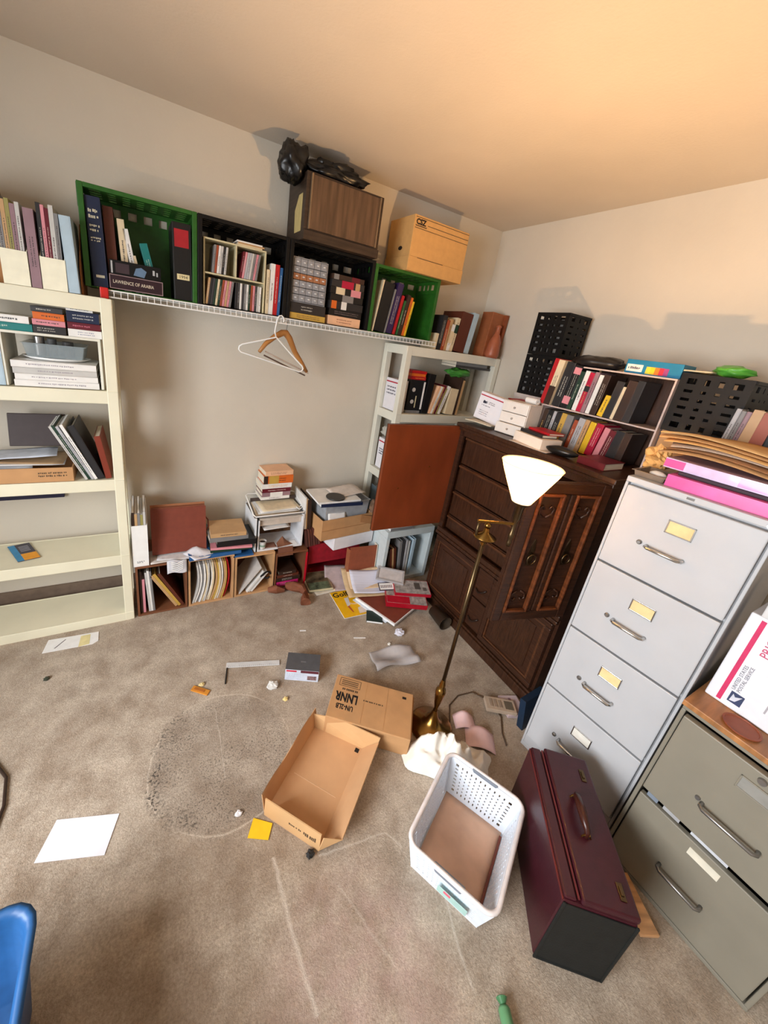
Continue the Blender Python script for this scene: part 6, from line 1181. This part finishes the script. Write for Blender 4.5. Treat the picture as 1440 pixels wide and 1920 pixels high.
# papers and scraps
def poly_paper(name, label, pts, mat, th=0.0015, z=0.001, cat='paper'):
    t = B().prism(pts, 'z', z, z+th).obj(name, mat, None); return tag(t, label, cat)
poly_paper('paper_sheet', 'blank white paper sheet lying at the left of the carpet', [(-2.68, -1.312), (-2.722, -1.413), (-2.54, -1.476), (-2.503, -1.372)], M((236, 236, 244), rough=0.7, var=0.02))
poly_paper('sticky_note', 'yellow sticky note beside the open cardboard tray', [(-2.098, -1.570), (-2.130, -1.617), (-2.069, -1.651), (-2.043, -1.612)], M((246, 196, 30), rough=0.7, var=0.03), 0.0025, 0.002, 'note')
t = thing('envelope', 'opened white envelope with yellow patch before the left shelves', 'envelope', T(-2.73, -0.472, 0.001) @ Rz(math.radians(0)))
B().prism([(-0.113, -0.034), (-0.10, 0.05), (0.11, 0.037), (0.112, -0.03), (0.09, -0.046)], 'z', 0, 0.002).obj('body', PAPER, t)
B().prism([(0.03, -0.045), (0.035, 0.03), (0.075, 0.03), (0.075, -0.040)], 'z', 0.002, 0.0026).obj('yellow_patch', M((226, 214, 160)), t); B().prism([(-0.07, -0.02), (-0.03, 0.03), (-0.026, 0.028), (-0.064, -0.02)], 'z', 0.002, 0.0026).obj('pen_scribble', M((120, 116, 120)), t)
t = thing('eraser_clip', 'small orange-gold clip lying behind the carpet ring', 'clip', T(-2.195, -0.985, 0.001) @ Rz(math.radians(-40))); box(-0.042, 0.042, -0.014, 0.014, 0, 0.006).obj('body', M((206, 136, 50), rough=0.4), t, bevel=0.002); box(-0.03, 0.02, -0.006, 0.006, 0.006, 0.008).obj('ridge', M((176, 104, 40)), t)
def scrap(label, x, y, s, col, seed, name='paper_scrap'):
    o = B().blob((0, 0, s*0.4), (s, s*0.8, s*0.6), seed, 0.5, 1.8, 12, 8, floor=0.0).obj(name, M(col, rough=0.7), None); put(o, T(x, y, 0.001)); tag(o, label, 'scrap', 'scraps on the carpet')
scrap('small cream crumb beside the orange clip', -2.186, -0.955, 0.012, (226, 206, 150), 1)
scrap('crumpled clear wrapper near the product box', -1.884, -1.085, 0.026, (222, 222, 220), 2)
scrap('small cream crumb between product box and open tray', -1.849, -1.172, 0.012, (232, 206, 140), 3)
scrap('small white scrap at the near edge of the carpet ring', -2.142, -1.536, 0.012, (240, 240, 246), 4)
scrap('torn pale paper scrap in front of the brown folder', -1.085, -1.010, 0.03, (222, 222, 236), 5)
scrap('tiny white crumb left of the plastic wrap', -1.19, -1.06, 0.010, (240, 238, 230), 6)
scrap('dark lint on the carpet below the envelope', -2.80, -0.68, 0.012, (60, 64, 50), 7, 'lint')
scrap('dark lint in front of the open tray', -1.955, -1.745, 0.014, (36, 34, 34), 8, 'lint')
for k, (x, y, a, L, lb) in enumerate(((-1.328, -0.955, -0.35, 0.07, 'thin white paper strip lying before the golf magazine'), (-1.616, -0.79, -0.3, 0.035, 'short white paper strip on the carpet'))):
    o = box(-L/2, L/2, -0.004, 0.004, 0.001, 0.003).obj('paper_strip', PAPER, None); put(o, T(x, y, 0) @ Rz(a)); tag(o, lb, 'scrap')
t = thing('candy_tube', 'green wrapped tube lying at the bottom of the carpet', 'tube', T(-1.645, -2.325, 0.016) @ Rz(math.radians(62)) @ Ry(math.radians(90)))
B().lathe([(0, 0), (0.014, 0), (0.016, 0.004), (0.016, 0.07), (0.012, 0.076), (0, 0.076)], n=18).obj('tube_body', M((96, 146, 104), rough=0.3), t, smooth=True); B().lathe([(0, 0.076), (0.006, 0.076), (0.015, 0.09), (0.012, 0.092), (0, 0.09)], n=14).obj('twisted_end', M((70, 120, 80), rough=0.3), t)
o = box(-0.03, 0.03, -0.075, 0.075, 0, 0.012).obj('wood_offcut', wood((206, 160, 116), stretch=(3, 20, 3)), None, bevel=0.001); put(o, T(-1.035, -2.31, 0.001) @ Rz(math.radians(-28))); tag(o, 'tan wood offcut on the carpet between case and low cabinet', 'wood')
o = B().tube([(-3.0, -0.96, 0.006), (-2.90, -1.02, 0.006), (-2.85, -1.10, 0.006), (-2.835, -1.2, 0.006), (-2.845, -1.3, 0.006), (-2.92, -1.40, 0.006), (-3.05, -1.42, 0.006), (-3.15, -1.3, 0.006), (-3.14, -1.1, 0.006), (-3.08, -0.99, 0.006)], 0.005, 8, closed=True).obj('cable_loop', M((52, 36, 28), rough=0.5), None, smooth=True); tag(o, 'dark brown cable loop lying at the left edge of the carpet', 'cable')
# blue tub
t = thing('storage_tub', 'blue plastic storage tub in the near left corner', 'tub', T(-2.87, -2.02, 0)); BL = M((36, 84, 136), rough=0.4, var=0.06); w, d, h = 0.46, 0.72, 0.29
def rrect(w, d, r, z, n=5):
    P = []
    for (cx_, cy_, a0) in ((w/2-r, d/2-r, 0), (-w/2+r, d/2-r, 90), (-w/2+r, -d/2+r, 180), (w/2-r, -d/2+r, 270)):
        for k in range(n): a = math.radians(a0+k*90/(n-1)); P.append((cx_+r*math.cos(a), cy_+r*math.sin(a), z))
    return P
rings = [rrect(w*0.86, d*0.9, 0.04, 0.0), rrect(w*0.95, d*0.97, 0.05, h-0.03), rrect(w*0.955, d*0.972, 0.05, h-0.005), rrect(w*1.02, d*1.01, 0.06, h-0.005), rrect(w*1.03, d*1.015, 0.06, h+0.006), rrect(w*0.98, d*0.985, 0.05, h+0.010), rrect(w*0.935, d*0.96, 0.05, h-0.004), rrect(w*0.84, d*0.885, 0.04, 0.006)]
n_ = len(rings[0]); b = B(); vs = [p for r in rings for p in r]; fs = []
for i in range(len(rings)-1):
    for k in range(n_): fs.append((i*n_+k, i*n_+(k+1) % n_, (i+1)*n_+(k+1) % n_, (i+1)*n_+k))
fs += [tuple(range(n_-1, -1, -1)), tuple((len(rings)-1)*n_+k for k in range(n_))]
b.add(vs, fs).obj('tub_body', BL, t, smooth=True)
